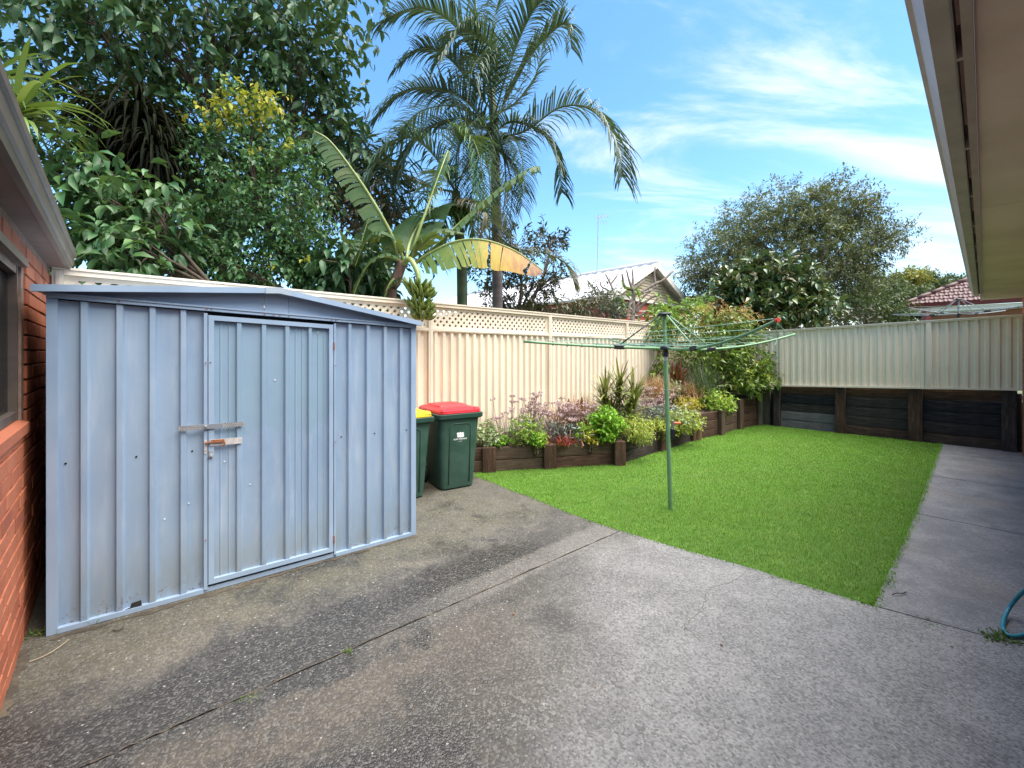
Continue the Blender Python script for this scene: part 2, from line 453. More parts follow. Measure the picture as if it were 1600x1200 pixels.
M['cream'] = cream_mat()
M['cream_trim'] = simple('cream_trim', (.77, .685, .55), (.70, .62, .49), 2.5, .6, spec=.2)
M['mortar'] = simple('mortar', (.20, .13, .10), (.28, .2, .16), 20, .9, bump=.5, bscale=150)
def brick_mat(name, stops):
    m = NT(name)
    col = m.ramp(m.objrand(), stops)
    v = m.pos()
    col = m.mix(m.rampv(m.noise(v, 9, 6, .7), .35, .7, 0, .55), col, (.34, .095, .045))
    col = m.mix(m.rampv(m.noise(v, 60, 4), .58, .75, 0, .6), col, (.13, .035, .02))
    m.set(Base_Color=col, Roughness=.72, Specular_IOR_Level=.35)
    m.bump(m.noise(v, 130, 5, .7), .5, .004)
    return m.mat
M['brick'] = brick_mat('orange_brick', [(0, (.36, .11, .055)), (.35, (.46, .155, .08)), (.7, (.40, .13, .068)), (1, (.27, .08, .045))])
M['gutter'] = simple('gutter_paint', (.15, .122, .10), (.12, .10, .082), 5, .45, bump=.05, bscale=20)
M['soffit_dark'] = simple('brown_soffit', (.20, .135, .105), (.17, .115, .09), 8, .75)
M['soffit'] = simple('tan_soffit', (.76, .65, .57), (.64, .535, .46), 1.7, .8, bump=.15, bscale=90, stretch=(1, 1, 1))
M['gutter_r'] = simple('mauve_gutter', (.46, .37, .36), (.38, .30, .29), 7, .5)
M['gutter_u'] = simple('brown_gutter', (.44, .37, .34), (.36, .30, .27), 6, .6)
M['tile_roof'] = simple('brown_roof_tiles', (.15, .07, .05), (.2, .1, .07), 6, .7)
M['alu'] = simple('window_aluminium', (.16, .13, .11), (.12, .10, .09), 9, .4, .4)
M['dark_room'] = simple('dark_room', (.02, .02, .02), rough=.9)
M['curtain'] = simple('curtain_cloth', (.16, .18, .175), (.11, .13, .13), 3, .9, stretch=(1, 1, .2))
def glass(name, tint, rough, mixf):
    m = NT(name)
    m.set(Base_Color=(.02, .022, .024), Roughness=rough, Specular_IOR_Level=.6)
    t = m.n.new('ShaderNodeBsdfTransparent'); t.inputs[0].default_value = (*tint, 1)
    mx = m.n.new('ShaderNodeMixShader'); mx.inputs[0].default_value = mixf
    m.l.new(t.outputs[0], mx.inputs[1]); m.l.new(m.bs.outputs[0], mx.inputs[2]); m.l.new(mx.outputs[0], m.out.inputs[0])
    return m.mat
M['glass'] = glass('window_glass', (.62, .68, .7), .12, .55)
M['slp_brown'] = timber('sleeper_brown', (.030, .015, .010), (.092, .050, .033), (.24, .15, .10))
M['slp_mid'] = timber('sleeper_faded', (.045, .028, .02), (.11, .075, .052), (.20, .145, .105))
M['slp_dark'] = timber('sleeper_stained', (.016, .013, .013), (.062, .048, .043), (.17, .125, .10))
M['slp_black'] = timber('sleeper_tarred', (.008, .009, .014), (.030, .027, .032), (.12, .10, .09))
M['slp_grey'] = timber('sleeper_weathered', (.09, .085, .085), (.22, .205, .20), (.33, .31, .30))
M['slp_greypost'] = timber('post_weathered', (.05, .045, .035), (.12, .11, .085), (.2, .185, .15))
M['pine'] = timber('post_pine', (.10, .06, .025), (.20, .125, .06), (.28, .19, .10))

# ================================================================== ground
S = lambda o: tag(o, kind='structure')
gm = MB(); gm.add([(-400, -400, -.06), (400, -400, -.06), (400, 400, -.06), (-400, 400, -.06)], [(0, 1, 2, 3)])
S(gm.build('ground', M['ground']))
hm = MB()      # the neighbours' land beyond the retaining wall stands higher
q = [W(11.0, -60), W(200, -60), W(200, 5.25), W(11.0, 5.25)]
hm.prism([(p.x, p.y) for p in q], -.05, .80)
S(hm.build('upper_ground', M['ground']))

lawn_px = [(742, 744), (770, 753), (800, 766), (832, 777), (860, 789), (890, 801), (920, 812), (946, 821), (972, 829.5), (1020, 844), (1080, 862), (1130, 875), (1180, 889), (1250, 912),
           (1310, 930), (1365, 947), (1378, 915), (1395, 880), (1412, 845), (1428, 805), (1442, 770), (1456, 732), (1470, 693.5)]
lawn = [G(*p) for p in lawn_px]
lawn += [W(10.84, .9), W(10.84, 3.42), G(1156, 669), G(1090, 686.5), G(968, 724.5), G(859, 730.5), G(742, 737)]
lawn2 = [(p.x, p.y) for p in lawn]
lm = MB(); lm.prism(lawn2, -.055, -.008)
lawn_o = S(lm.build('lawn_soil', M['turf']))

def slab(name, pts, mat, z=0.0):
    b = MB(); b.prism([(p[0], p[1]) for p in pts], -.05, z); return S(b.build(name, mat))
gap = .006
J = lambda px_, py_: AB(G(px_, py_))
# the control joint runs from the lower left to the lawn
j0, j1 = J(127, 1199), J(970, 829)
sl = (j1[1] - j0[1]) / (j1[0] - j0[0])
jb = lambda a: j0[1] + sl * (a - j0[0])
edge_front = [G(*p) for p in lawn_px[8:16]]
main = [W(-.385, -.42), W(3.64, -.42), G(1600, 1010)] + [e for e in edge_front[::-1]]
main[-1] = W(AB(edge_front[0])[0], jb(AB(edge_front[0])[0]) - gap)
main += [W(-.385, jb(-.385) - gap)]
slab('patio', main, M['patio'])
left = [W(-.385, jb(-.385) + gap), W(AB(edge_front[0])[0], jb(AB(edge_front[0])[0]) + gap)] + [G(*p) for p in lawn_px[7::-1]] + [G(742, 737), W(3.55, 4.98), W(-.385, 4.98)]
slab('side_patio', left, M['patio'], -.002)
ej = G(1365, 947); fr = [(3.665, 5.93), (5.945, 7.92), (7.935, 9.9), (9.915, 10.86)]
def path_b(a):      # lawn side of the path
    pts = [AB(G(*p)) for p in lawn_px[15:]]
    for (a0, b0), (a1, b1) in zip(pts, pts[1:]):
        if a0 <= a <= a1: return b0 + (b1 - b0) * (a - a0) / (a1 - a0)
    return pts[0][1] if a < pts[0][0] else pts[-1][1]
for i, (a0, a1) in enumerate(fr):
    if i == 0:
        pts = [G(1600, 1010) + Vector((BX, BY, 0)) * -.32 + Vector((AX, AY, 0)) * .02, W(a1, -.42), W(a1, path_b(a1))]
        pts += [G(*p) for p in lawn_px[18:15:-1]] + [ej + Vector((AX, AY, 0)) * .012]
        pts[-1:] = [G(1366.5, 945)]
        pts += [G(1600, 1010) + Vector((AX, AY, 0)) * .015]
    else:
        n = 5
        pts = [W(a0, -.42), W(a1, -.42)] + [W(a1 + (a0 - a1) * k / n, path_b(a1 + (a0 - a1) * k / n)) for k in range(n + 1)]
    slab('path_slab', pts, M['path'], -.004)

def ribbon(name, pts, w_, mat, par, z=.0012):
    b = MB(); pl = bez([G(*p) for p in pts], 40); vs = []
    for i, p in enumerate(pl):
        t = (pl[min(i + 1, 40)] - pl[max(i - 1, 0)]).normalized(); n_ = Vector((-t.y, t.x, 0)); ww = w_ * random.uniform(.3, 1.0); o_ = n_ * random.gauss(0, .006)
        vs += [Vector((p.x, p.y, z)) + o_ - n_ * ww / 2, Vector((p.x, p.y, z)) + o_ + n_ * ww / 2]
    b.add(vs, [(2 * i, 2 * i + 2, 2 * i + 3, 2 * i + 1) for i in range(40)]); return b.build(name, mat, par)
patio_o = bpy.data.objects['patio']
for pts in ([(1168, 889), (1150, 905), (1108, 922), (1098, 950), (1072, 978), (1070, 990)], [(610, 1180), (640, 1120), (660, 1090), (720, 1040)]): ribbon('crack', pts, .0045, M['dirt'], patio_o)
ribbon('foot_dirt', [(78, 999), (200, 965), (330, 928), (450, 893), (560, 862), (652, 837)], .05, M['dirt'], bpy.data.objects['side_patio'], .0005)
ribbon('foot_dirt', [(2, 1122), (14, 1085), (28, 1045), (38, 1016)], .06, M['dirt'], bpy.data.objects['side_patio'], .0005)
ribbon('joint_dirt', [(140, 1193), (400, 1079), (700, 947), (960, 833)], .012, M['dirt'], patio_o)
# ------------------------------------------------------------------ grass blades
def in_poly(x, y, poly):
    c = np.zeros(len(x), bool); n = len(poly)
    for i in range(n):
        x0, y0 = poly[i]; x1, y1 = poly[i - 1]
        if y0 == y1: continue
        k = ((y0 > y) != (y1 > y)) & (x < (x1 - x0) * (y - y0) / (y1 - y0) + x0)
        c ^= k
    return c
M['grass'] = leaf_mat('lawn_blades', [(.09, .245, .018), (.13, .315, .026), (.17, .37, .036), (.115, .285, .022), (.23, .41, .06)], rough=.6, trans=.3, spec=.25)
M['grass_dry'] = leaf_mat('dry_blades', [(.30, .27, .08), (.22, .26, .05), (.36, .32, .13)], rough=.7, trans=.25)
xs = np.array([p[0] for p in lawn2]); ys = np.array([p[1] for p in lawn2])
N = 900000
x = rng.uniform(xs.min(), xs.max(), N); y = rng.uniform(ys.min(), ys.max(), N)
keep = in_poly(x, y, lawn2) & (rng.uniform(size=N) < np.clip((4.2 / np.maximum(y, 2.5)) ** 1.25, .16, 1) * .9)
x, y = x[keep], y[keep]; N = len(x)
patch = np.sin(x * 2.1 + 1.3 * np.sin(y * 1.7)) * np.sin(y * 2.6 + 1.1 * np.sin(x * 1.9)) + .6 * np.sin(x * 6.3 + y * 3.1) * np.sin(y * 7.7 - x * 2.3)
base = np.stack([x, y, np.full(N, -.01)], 1)
dirn = nrm(np.stack([rng.normal(0, .55, N), rng.normal(0, .55, N), np.ones(N)], 1))
Lb = rng.uniform(.017, .029, N) * (1 + .05 * patch); wb = rng.uniform(.0024, .0038, N) * np.clip(y / 4.0, .9, 2.4)
dry = rng.uniform(size=N) < np.clip(.05 + .07 * np.clip(-patch, 0, 2), 0, .3)
co, tr = blades(base, dirn, Lb, wb, rng.uniform(.1, .7, N), seg=2)
tr = tr.reshape(N, -1, 3)
tri_object('lawn_grass', co, tr[~dry].reshape(-1, 3), M['grass'], kind='stuff', label='short bright green lawn grass covering the yard', cat='grass')
tri_object('dry_grass', co, tr[dry].reshape(-1, 3), M['grass_dry'], kind='stuff', label='straw coloured dry blades scattered through the lawn', cat='grass')
# ragged runners along the concrete edges
ex, ey = [], []
for (p, q_) in zip(lawn[:22], lawn[1:23]):
    L_ = (q_ - p).length; k = int(L_ * 480)
    t = rng.uniform(size=k); 
    ex += list(p.x + (q_.x - p.x) * t + rng.normal(0, .02, k)); ey += list(p.y + (q_.y - p.y) * t + rng.normal(0, .02, k))
ex, ey = np.array(ex), np.array(ey); k = len(ex)
co, tr = blades(np.stack([ex, ey, np.full(k, -.006)], 1), np.stack([rng.normal(0, .8, k), rng.normal(0, .8, k), np.full(k, .75)], 1), rng.uniform(.02, .05, k), rng.uniform(.003, .005, k), .6, seg=2)
tri_object('edge_grass', co, tr, M['grass'], kind='stuff', label='ragged grass fringe creeping over the concrete edge', cat='grass')

# ================================================================== brick house (L-shaped: wing on the left, long wall and eave on the right)
house = thing('brick_house', 'orange brick house with a window on the left and a wide eave along the right', 'house', W(-.5, -.5, 0))
WA = -.38; WT = 2.285          # wall face (a) and soffit height of the left wing
def abox(b, a0, a1, b0, b1, z0, z1, mi=0):
    b.hexa([W(a0, b0, z0), W(a1, b0, z0), W(a1, b1, z0), W(a0, b1, z0), W(a0, b0, z1), W(a1, b0, z1), W(a1, b1, z1), W(a0, b1, z1)], mi)
WB0, WB1, WZ0, WZ1 = 1.9, 3.66, 1.235, 2.09     # window opening
w = MB()
f0, f1 = WA - .23, WA - .012
abox(w, f0, f1, -.4, 5.1, -.05, WZ0 - .01)
abox(w, f0, f1, -.4, WB0, WZ0 - .01, WZ1)
abox(w, f0, f1, WB1, 5.1, WZ0 - .01, WZ1)
abox(w, f0, f1, -.4, 5.1, WZ1, WT + .02)
wall_l = w.build('wall', M['mortar'], house)
bk = MB(); bk.cham((0, 0, 0), (.115, 0, 0), (0, .02, 0), (0, 0, .038), .003)
bme = bpy.data.meshes.new('brick'); bme.from_pydata(bk.v, [], bk.f); bme.materials.append(M['brick'])
bkh = MB(); bkh.cham((0, 0, 0), (.053, 0, 0), (0, .02, 0), (0, 0, .038), .003)
bmh = bpy.data.meshes.new('brick_half'); bmh.from_pydata(bkh.v, [], bkh.f); bmh.materials.append(M['brick'])
H0 = ORG[house.name]
def put_brick(me, a, b, z, parent, rot):
    o = bpy.data.objects.new('brick', me); COL.objects.link(o); o.parent = parent
    p = W(a, b, z) - H0
    o.location = p; o.rotation_euler = (random.uniform(-.006, .006), random.uniform(-.006, .006), rot + random.uniform(-.008, .008))
ch, cl = .0865, .24
nb_ = 0
for r_ in range(27):
    z = -.02 + ch * (r_ + .5)
    if z + .038 > WT + .012: break
    b = 5.06 - (cl / 2 if r_ % 2 else 0)
    if r_ % 2: put_brick(bmh, WA - .019, 5.02, z, wall_l, TH + math.pi / 2)
    while b > 2.35:
        c = b - cl / 2; lo, hi = c - .115, c + .115
        inwin = (z > WZ0 - .04 and z < WZ1 + .03)
        if not inwin or lo > WB1 - .005 or hi < WB0 + .005: put_brick(bme, WA - .019 + random.uniform(-.0025, .0025), c, z, wall_l, TH + math.pi / 2); nb_ += 1
        elif hi > WB1 + .06 and lo < WB1:
            if (hi - WB1) > .11: put_brick(bmh, WA - .019, hi - .053, z, wall_l, TH + math.pi / 2); nb_ += 1
        b -= cl
# window
wn_ = MB()
def bar(m_, b0, b1, z0, z1, a0=WA - .075, a1=WA - .028): abox(m_, a0, a1, b0, b1, z0, z1)
fm = MB()
abox(fm, WA - .085, WA - .022, WB1 - .045, WB1 - .002, WZ0, WZ1); abox(fm, WA - .085, WA - .022, WB0, WB0 + .045, WZ0, WZ1)
abox(fm, WA - .085, WA - .024, WB0 + .045, WB1 - .045, WZ1 - .045, WZ1 - .001); abox(fm, WA - .085, WA - .024, WB0 + .045, WB1 - .045, WZ0 + .001, WZ0 + .045)
win = fm.build('window', M['alu'], house)
pn = MB(); abox(pn, WA - .062, WA - .056, WB0 + .04, WB1 - .04, WZ0 + .04, WZ1 - .04); pn.build('pane', M['glass'], win)
cu = MB(); vs = []; nseg = 90
for i in range(nseg + 1):
    t = i / nseg; b = WB0 + .05 + (WB1 - .1 - WB0) * t; a = WA - .135 + .022 * math.sin(t * 75) + .01 * math.sin(t * 23)
    vs += [W(a, b, WZ0 + .02), W(a, b, WZ1 - .03)]
cu.add(vs, [(2 * i, 2 * i + 2, 2 * i + 3, 2 * i + 1) for i in range(nseg)]); cu.build('curtain', M['curtain'], win, smooth=True)
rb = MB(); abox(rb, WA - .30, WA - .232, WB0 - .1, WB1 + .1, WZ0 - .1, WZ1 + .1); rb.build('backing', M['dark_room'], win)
sil = MB(); sil.hexa([W(WA - .03, WB0, WZ0 - .075), W(WA + .018, WB0, WZ0 - .075), W(WA + .018, WB1 + .03, WZ0 - .075), W(WA - .03, WB1 + .03, WZ0 - .075),
                      W(WA - .03, WB0, WZ0 - .003), W(WA + .018, WB0, WZ0 - .022), W(WA + .018, WB1 + .03, WZ0 - .022), W(WA - .03, WB1 + .03, WZ0 - .003)])
sil.build('sill', M['brick'], win)
hd = MB(); abox(hd, WA - .02, WA + .012, WB0, WB1 + .04, WZ1 + .002, WZ1 + .045); hd.build('head_trim', M['gutter'], win)
# left eave: soffit, fascia gutter, roof
b0, b1 = -.1, 5.02
so = MB(); abox(so, WA - .02, WA + .105, b0, b1, WT, WT + .012); so.build('soffit', M['soffit_dark'], house)
prof = [(.085, .000), (.112, .000), (.118, .035), (.128, .045), (.132, .105), (.142, .112), (.144, .142), (.136, .150), (.126, .150), (.085, .150)]
gt = MB(); gt.extr([W(WA + p[0], b0, WT - .004 + p[1]) for p in prof][::-1], Vector((BX, BY, 0)) * (b1 - b0 + .03)); gt.build('gutter', M['gutter'], house)
rf = MB(); rf.hexa([W(-4.5, -.3, 4.0), W(WA + .10, -.3, WT + .16), W(WA + .10, b1, WT + .16), W(-4.5, b1, 4.0), W(-4.5, -.3, 4.05), W(WA + .10, -.3, WT + .21), W(WA + .10, b1, WT + .21), W(-4.5, b1, 4.05)])
rf.build('roof', M['tile_roof'], house)
# right wall and eave
RB = -.42; RZ = 2.49; RE = 10.55
w = MB(); abox(w, -.60, 10.86, RB - .23, RB - .012, -.05, RZ + .02)
wall_r = w.build('wall', M['mortar'], house)
bb = MB()
for r_ in range(29):
    z = -.02 + ch * (r_ + .5)
    a = -.38 + (cl / 2 if r_ % 2 else 0)
    while a < 10.8:
        hl = min(.115, (10.86 - a) / 2); c = a + hl
        j_ = random.uniform(-.0025, .0025)
        abox(bb, c - hl + .0, c + hl, RB - .03, RB + j_, z - .038, z + .038)
        a += cl
tag(bb.build('brickwork', M['brick'], wall_r), kind='stuff')
so = MB(); cuts = [-.6, .6, 1.8, 3.0]
cuts = [-.6]
for yy in (318, 398, 433): cuts.append(AB(P(1575, yy, (RZ - CAMH) * F / (HY - yy)))[0])
cuts += [RE - 1.6, RE]
for c0, c1 in zip(cuts, cuts[1:]):
    s_ = MB(); abox(s_, c0 + .003, c1 - .003, RB, .018, RZ, RZ + .009); s_.build('soffit', M['soffit'], house)
ft = MB(); abox(ft, -.6, RE, RB, .018, RZ + .0095, RZ + .03); ft.build('eave_frame', M['soffit_dark'], house)
fb = MB(); abox(fb, -.6, RE + .01, .020, .042, RZ - .012, RZ + .20); fb.build('fascia', M['gutter_u'], house)
gb = MB(); abox(gb, -.6, RE + .02, .060, .064, RZ + .065, RZ + .17); abox(gb, -.6, RE + .02, .064, .112, RZ + .062, RZ + .066); gb.build('gutter', [M['gutter_u']], house)
gl = MB(); gl.extr([W(-.6, .112, RZ + .062), W(-.6, .145, RZ + .15), W(-.6, .160, RZ + .16), W(-.6, .158, RZ + .19), W(-.6, .146, RZ + .19), W(-.6, .140, RZ + .155), W(-.6, .109, RZ + .066)], Vector((AX, AY, 0)) * (RE + .62)); gl.build('gutter_lip', M['gutter_r'], house)
ge = MB()
for a in np.arange(.2, RE, .9): abox(ge, a, a + .018, .044, .0595, RZ + .06, RZ + .17)
tag(ge.build('gutter_bracket', M['gutter_u'], house), kind='stuff')
rf = MB(); rf.hexa([W(-.6, -5, 4.6), W(-.6, .11, RZ + .20), W(RE, .11, RZ + .20), W(RE, -5, 4.6), W(-.6, -5, 4.65), W(-.6, .11, RZ + .24), W(RE, .11, RZ + .24), W(RE, -5, 4.65)][::-1])
rf.build('roof', M['tile_roof'], house)

# ================================================================== fences
FB = 5.025
def ribbed(b_, pt, u0, u1, pitch, zt, zb, depth, phase=0.0):
    """vertical ribbed sheet; pt(u, off, z) gives the world point; zb(u), zt(u) its edges."""
    us = []
    k = math.floor((u0 - phase) / pitch) - 1
    while phase + k * pitch < u1 + pitch:
        s0 = phase + k * pitch
        for f_, o_ in ((0, 0), (.40, 0), (.54, depth), (.86, depth)): us.append((s0 + f_ * pitch, o_))
        k += 1
    out = [(u0, 0)] + [(u, o_) for u, o_ in us if u0 + .004 < u < u1 - .004] + [(u1, 0)]
    vs = []
    for u, o_ in out: vs += [pt(u, o_, zb(u)), pt(u, o_, zt(u))]
    b_.add(vs, [(2 * i, 2 * i + 2, 2 * i + 3, 2 * i + 1) for i in range(len(out) - 1)])
lat = thing('lattice_fence', 'cream ribbed steel fence with a lattice top, behind the shed and garden bed', 'fence', W(5, FB, 0))
posts = [-.34, .747, 3.097, 5.447, 7.797, 10.147, 10.78]
ZC, ZL0, ZS = 2.275, 1.955, 1.90
lp = lambda u, o_, z: W(u, FB - o_, z)
def clip(poly, x0, x1, y0, y1):
    for ax_, val, sg in ((0, x0, 1), (0, x1, -1), (1, y0, 1), (1, y1, -1)):
        out = []
        for i in range(len(poly)):
            p, q_ = poly[i - 1], poly[i]
            ip, iq = (p[ax_] - val) * sg >= 0, (q_[ax_] - val) * sg >= 0
            if ip != iq:
                t = (val - p[ax_]) / (q_[ax_] - p[ax_]); out.append((p[0] + (q_[0] - p[0]) * t, p[1] + (q_[1] - p[1]) * t))
            if iq: out.append(q_)
        poly = out
        if len(poly) < 3: return []
    return poly
for i, a in enumerate(posts):
    p = MB(); abox(p, a - .032, a + .032, FB - .05, FB + .03, -.05, ZC - .005)
    abox(p, a - .012, a + .012, FB - .056, FB - .05, -.05, ZC - .02)
    p.build('post', M['cream_trim'], lat)
for a0, a1 in zip(posts, posts[1:]):
    l, r_ = a0 + .033, a1 - .033
    n = max(1, round((r_ - l) / .76))
    for k in range(n):
        s_ = MB(); ribbed(s_, lp, l + (r_ - l) * k / n, l + (r_ - l) * (k + 1) / n, .1306, lambda u: ZS + .01, lambda u: -.03, .034, a0)
        s_.build('fence_sheet', M['cream'], lat)
    c = MB(); abox(c, a0 - .03, a1 + .03 if a1 == posts[-1] else a1 - .031, FB - .058, FB + .045, ZC, ZC + .018)
    abox(c, l, r_, FB - .047, FB + .034, ZC - .040, ZC - .001); c.build('cap_rail', M['cream_trim'], lat)
    c = MB(); abox(c, l, r_, FB - .045, FB + .03, ZS, ZS + .045); abox(c, l, r_, FB - .05, FB - .0455, ZS + .012, ZS + .018); c.build('lattice_rail', M['cream_trim'], lat)
    x0, x1, y0, y1 = l, r_, ZL0 - .008, ZC - .042
    pl = MB(); m_ = .035
    for (u0, u1, v0, v1) in ((x0, x1, y0, y0 + m_ * .7), (x0, x1, y1 - m_, y1), (x0, x0 + m_, y0 + m_ * .7, y1 - m_), (x1 - m_, x1, y0 + m_ * .7, y1 - m_)):
        abox(pl, u0, u1, FB - .012, FB + .010, v0, v1)
    pitch, hw = .098, .0175 * math.sqrt(2) + .001
    for sgn, off in ((1, -.008), (-1, .001)):
        s0 = x0 - (y1 - y0) - .1
        k = 0
        while s0 + k * pitch < x1 + (y1 - y0) + .1:
            c0 = s0 + k * pitch
            d = (y1 - y0)
            if sgn > 0: poly = [(c0 - hw, y0), (c0 + hw, y0), (c0 + d + hw, y1), (c0 + d - hw, y1)]
            else: poly = [(c0 - hw, y0), (c0 + hw, y0), (c0 - d + hw, y1), (c0 - d - hw, y1)]
            poly = clip(poly, x0 + .02, x1 - .02, y0 + .01, y1 - .01)
            if poly: pl.extr([W(u, FB + off, z) for u, z in poly], Vector((BX, BY, 0)) * .007)
            k += 1
    tag(pl.build('lattice_panel', M['cream_trim'], lat), kind='stuff')

FA = 10.81
fz = lambda b: .891 + (1.016 - .891) * (3.21 - b) / 3.64          # bottom edge of the far fence
ft_ = lambda b: 2.108 + (2.226 - 2.108) * (3.21 - b) / 3.64
far = thing('steel_fence', 'cream ribbed steel fence standing on top of the dark sleeper wall', 'fence', W(FA, 1.5, .9))
def bpx(x_, a0):
    r_ = (x_ - CX) / F; Y = a0 / (AX * r_ + AY); return AB((r_ * Y, Y))[1]
bp = [-1.9, bpx(1451.5, FA), bpx(1221.5, FA), 5.0]
bp = [bp[1] - 2.36, bp[1], bp[2], 5.0]
fpz = lambda u, o_, z: W(FA - o_, u, z)
for b in bp:
    p = MB(); abox(p, FA - .05, FA + .03, b - .03, b + .03, fz(b) - .01, ft_(b) - .003); p.build('post', M['cream_trim'], far)
def slbox(m_, a0, a1, b0, b1, z0, z1):       # box following the slope; z0, z1 functions of b
    m_.hexa([W(a0, b0, z0(b0)), W(a1, b0, z0(b0)), W(a1, b1, z0(b1)), W(a0, b1, z0(b1)), W(a0, b0, z1(b0)), W(a1, b0, z1(b0)), W(a1, b1, z1(b1)), W(a0, b1, z1(b1))])
for b0, b1 in zip(bp, bp[1:]):
    l, r_ = b0 + .031, b1 - .031
    for k in range(3):
        s_ = MB(); ribbed(s_, fpz, l + (r_ - l) * k / 3, l + (r_ - l) * (k + 1) / 3, .1205, lambda u: ft_(u) - .02, lambda u: fz(u) + .01, .022, b0)
        s_.build('fence_sheet', M['cream'], far)
    c = MB(); slbox(c, FA - .058, FA + .04, b0 - .03, b1 - .031, ft_, lambda b: ft_(b) + .016); slbox(c, FA - .047, FA + .03, l, r_, lambda b: ft_(b) - .028, lambda b: ft_(b) - .001); c.build('cap_rail', M['cream_trim'], far)
    c = MB(); slbox(c, FA - .047, FA + .03, l, r_, lambda b: fz(b) - .008, lambda b: fz(b) + .024); c.build('bottom_rail', M['cream_trim'], far)

# ------------------------------------------------------------------ timber walls
SL = {}
def sleeper(p0, p1, z0, z1, th, mat, parent, name='sleeper', jitter=.006, nrm_=None):
    """horizontal plank between two ground points; own object whose x axis runs along the grain"""
    p0, p1 = Vector((p0[0], p0[1], 0)), Vector((p1[0], p1[1], 0)); d = p1 - p0; L_ = d.length
    m_ = MB(); m_.cham((0, 0, 0), (L_ / 2, 0, 0), (0, th / 2, 0), (0, 0, (z1 - z0) / 2), .008)
    me = bpy.data.meshes.new(name); me.from_pydata(m_.v, [], m_.f); me.materials.append(mat); me.update()
    o = bpy.data.objects.new(name, me); COL.objects.link(o); o.parent = parent
    c = (p0 + p1) / 2; c.z = (z0 + z1) / 2
    dn = Vector((-d.y, d.x, 0)).normalized() * random.uniform(-jitter, jitter)
    o.location = c + dn - org(parent); o.rotation_euler = (random.uniform(-.008, .008), random.uniform(-.004, .004), math.atan2(d.y, d.x)); return o
def upright(c, wd, th, z0, z1, ang, mat, parent, name='post', round_=0):
    m_ = MB(); L_ = z1 - z0
    if round_: m_.tube([(-L_ / 2, 0, 0), (L_ / 2 - .01, 0, 0), (L_ / 2, 0, 0)], [round_, round_, round_ * .85], 14)
    else: m_.cham((0, 0, 0), (L_ / 2, 0, 0), (0, wd / 2, 0), (0, 0, th / 2), .008)
    me = bpy.data.meshes.new(name); me.from_pydata(m_.v, [], m_.f); me.materials.append(mat)
    if round_: me.polygons.foreach_set('use_smooth', [True] * len(me.polygons)); me.set_sharp_from_angle(angle=R(40))
    me.update()
    o = bpy.data.objects.new(name, me); COL.objects.link(o); o.parent = parent
    o.location = Vector((c[0], c[1], (z0 + z1) / 2)) - org(parent)
    # local x up, local y across, local z through
    rot = Matrix((Vector((0, 0, 1)), Vector((math.cos(ang), math.sin(ang), 0)), Vector((0, 0, 1)).cross(Vector((math.cos(ang), math.sin(ang), 0))))).transposed()
    o.rotation_euler = (rot.to_euler()); return o
ret = thing('retaining_wall', 'dark stained timber sleeper retaining wall under the far cream fence', 'wall', W(10.9, 1.5, 0))
pA = 10.80
pb = [(bpx(1205.5, pA) + bpx(1221, pA)) / 2, (bpx(1303, pA) + bpx(1322, pA)) / 2, (bpx(1418, pA) + bpx(1442, pA)) / 2, (bpx(1567, pA) + bpx(1588, pA)) / 2]
pw = [.13, .165, .19, .17]
pm_ = ['slp_dark', 'slp_brown', 'slp_brown', 'slp_dark']
for b, wd, mm in zip(pb, pw, pm_): upright(W(pA + .05, b), wd, .10, -.05, fz(b) - .012, TH + math.pi / 2, M[mm], ret)
rows_m = [['slp_grey', 'slp_grey', 'slp_dark', 'slp_black', 'slp_brown'], ['slp_brown', 'slp_dark', 'slp_dark', 'slp_dark', 'slp_brown'], ['slp_mid', 'slp_dark', 'slp_black', 'slp_black', 'slp_brown']]
for k in range(3):
    bl, br = pb[k] - .01, pb[k + 1] + .01
    mid = (bl + br) / 2; top = fz(mid) - .005; h = (top + .03) / 5
    for r_ in range(5):
        dz = random.uniform(-.004, .004)
        o = sleeper(W(pA + .135, bl + .02), W(pA + .135, br - .02), -.03 + h * r_ + .003, -.03 + h * (r_ + 1) - .003, .07, M[rows_m[k][r_]], ret, jitter=.012)
        o.rotation_euler.y += -math.atan((fz(br) - fz(bl)) / (bl - br)) * (r_ / 4.0) * (1 if True else -1)
sleeper(W(pA + .135, pb[3] - .05), W(pA + .135, RB), -.03, .95, .07, M['slp_black'], ret)
bk_ = MB(); abox(bk_, pA + .18, pA + .2, RB - .5, 5.0, -.05, .80); bk_.build('backing', M['slp_black'], ret)

bed = thing('garden_wall', 'low brown sleeper edging wall stepping up along the garden bed', 'wall', G(968, 724.5))
def edge_run(pa, pb_, z1, rows, th=.055, mats=('slp_brown', 'slp_mid')):
    h = (z1 + .03) / rows
    for r_ in range(rows): sleeper(pa, pb_, -.03 + h * r_ + .002, -.03 + h * (r_ + 1) - .002, th, M[random.choice(mats)], bed)
g = lambda x_, y_: G(x_, y_)
p_corner = G(966, 725.5); p_start = G(764, 737); dirS = (p_start - p_corner).normalized()
off = Vector((0, .05, 0))
p_far = p_start + dirS * .62
segA = [p_far, p_start, G(859, 731.5), p_corner]
for i in range(3): edge_run(segA[i] + off, segA[i + 1] + off, .325, 2, mats=('slp_mid', 'slp_brown') if i == 1 else ('slp_brown', 'slp_brown', 'slp_mid'))
dB = Vector((BX, BY, 0))
angA = math.atan2(-dirS.y, -dirS.x)
for c in segA[1:3]: upright(c - Vector((0, .005, 0)), .185, .06, -.05, .335, angA, M['slp_brown'], bed)
upright(p_corner + Vector((.0, .0, 0)), .17, .15, -.05, .345, angA, M['slp_brown'], bed)
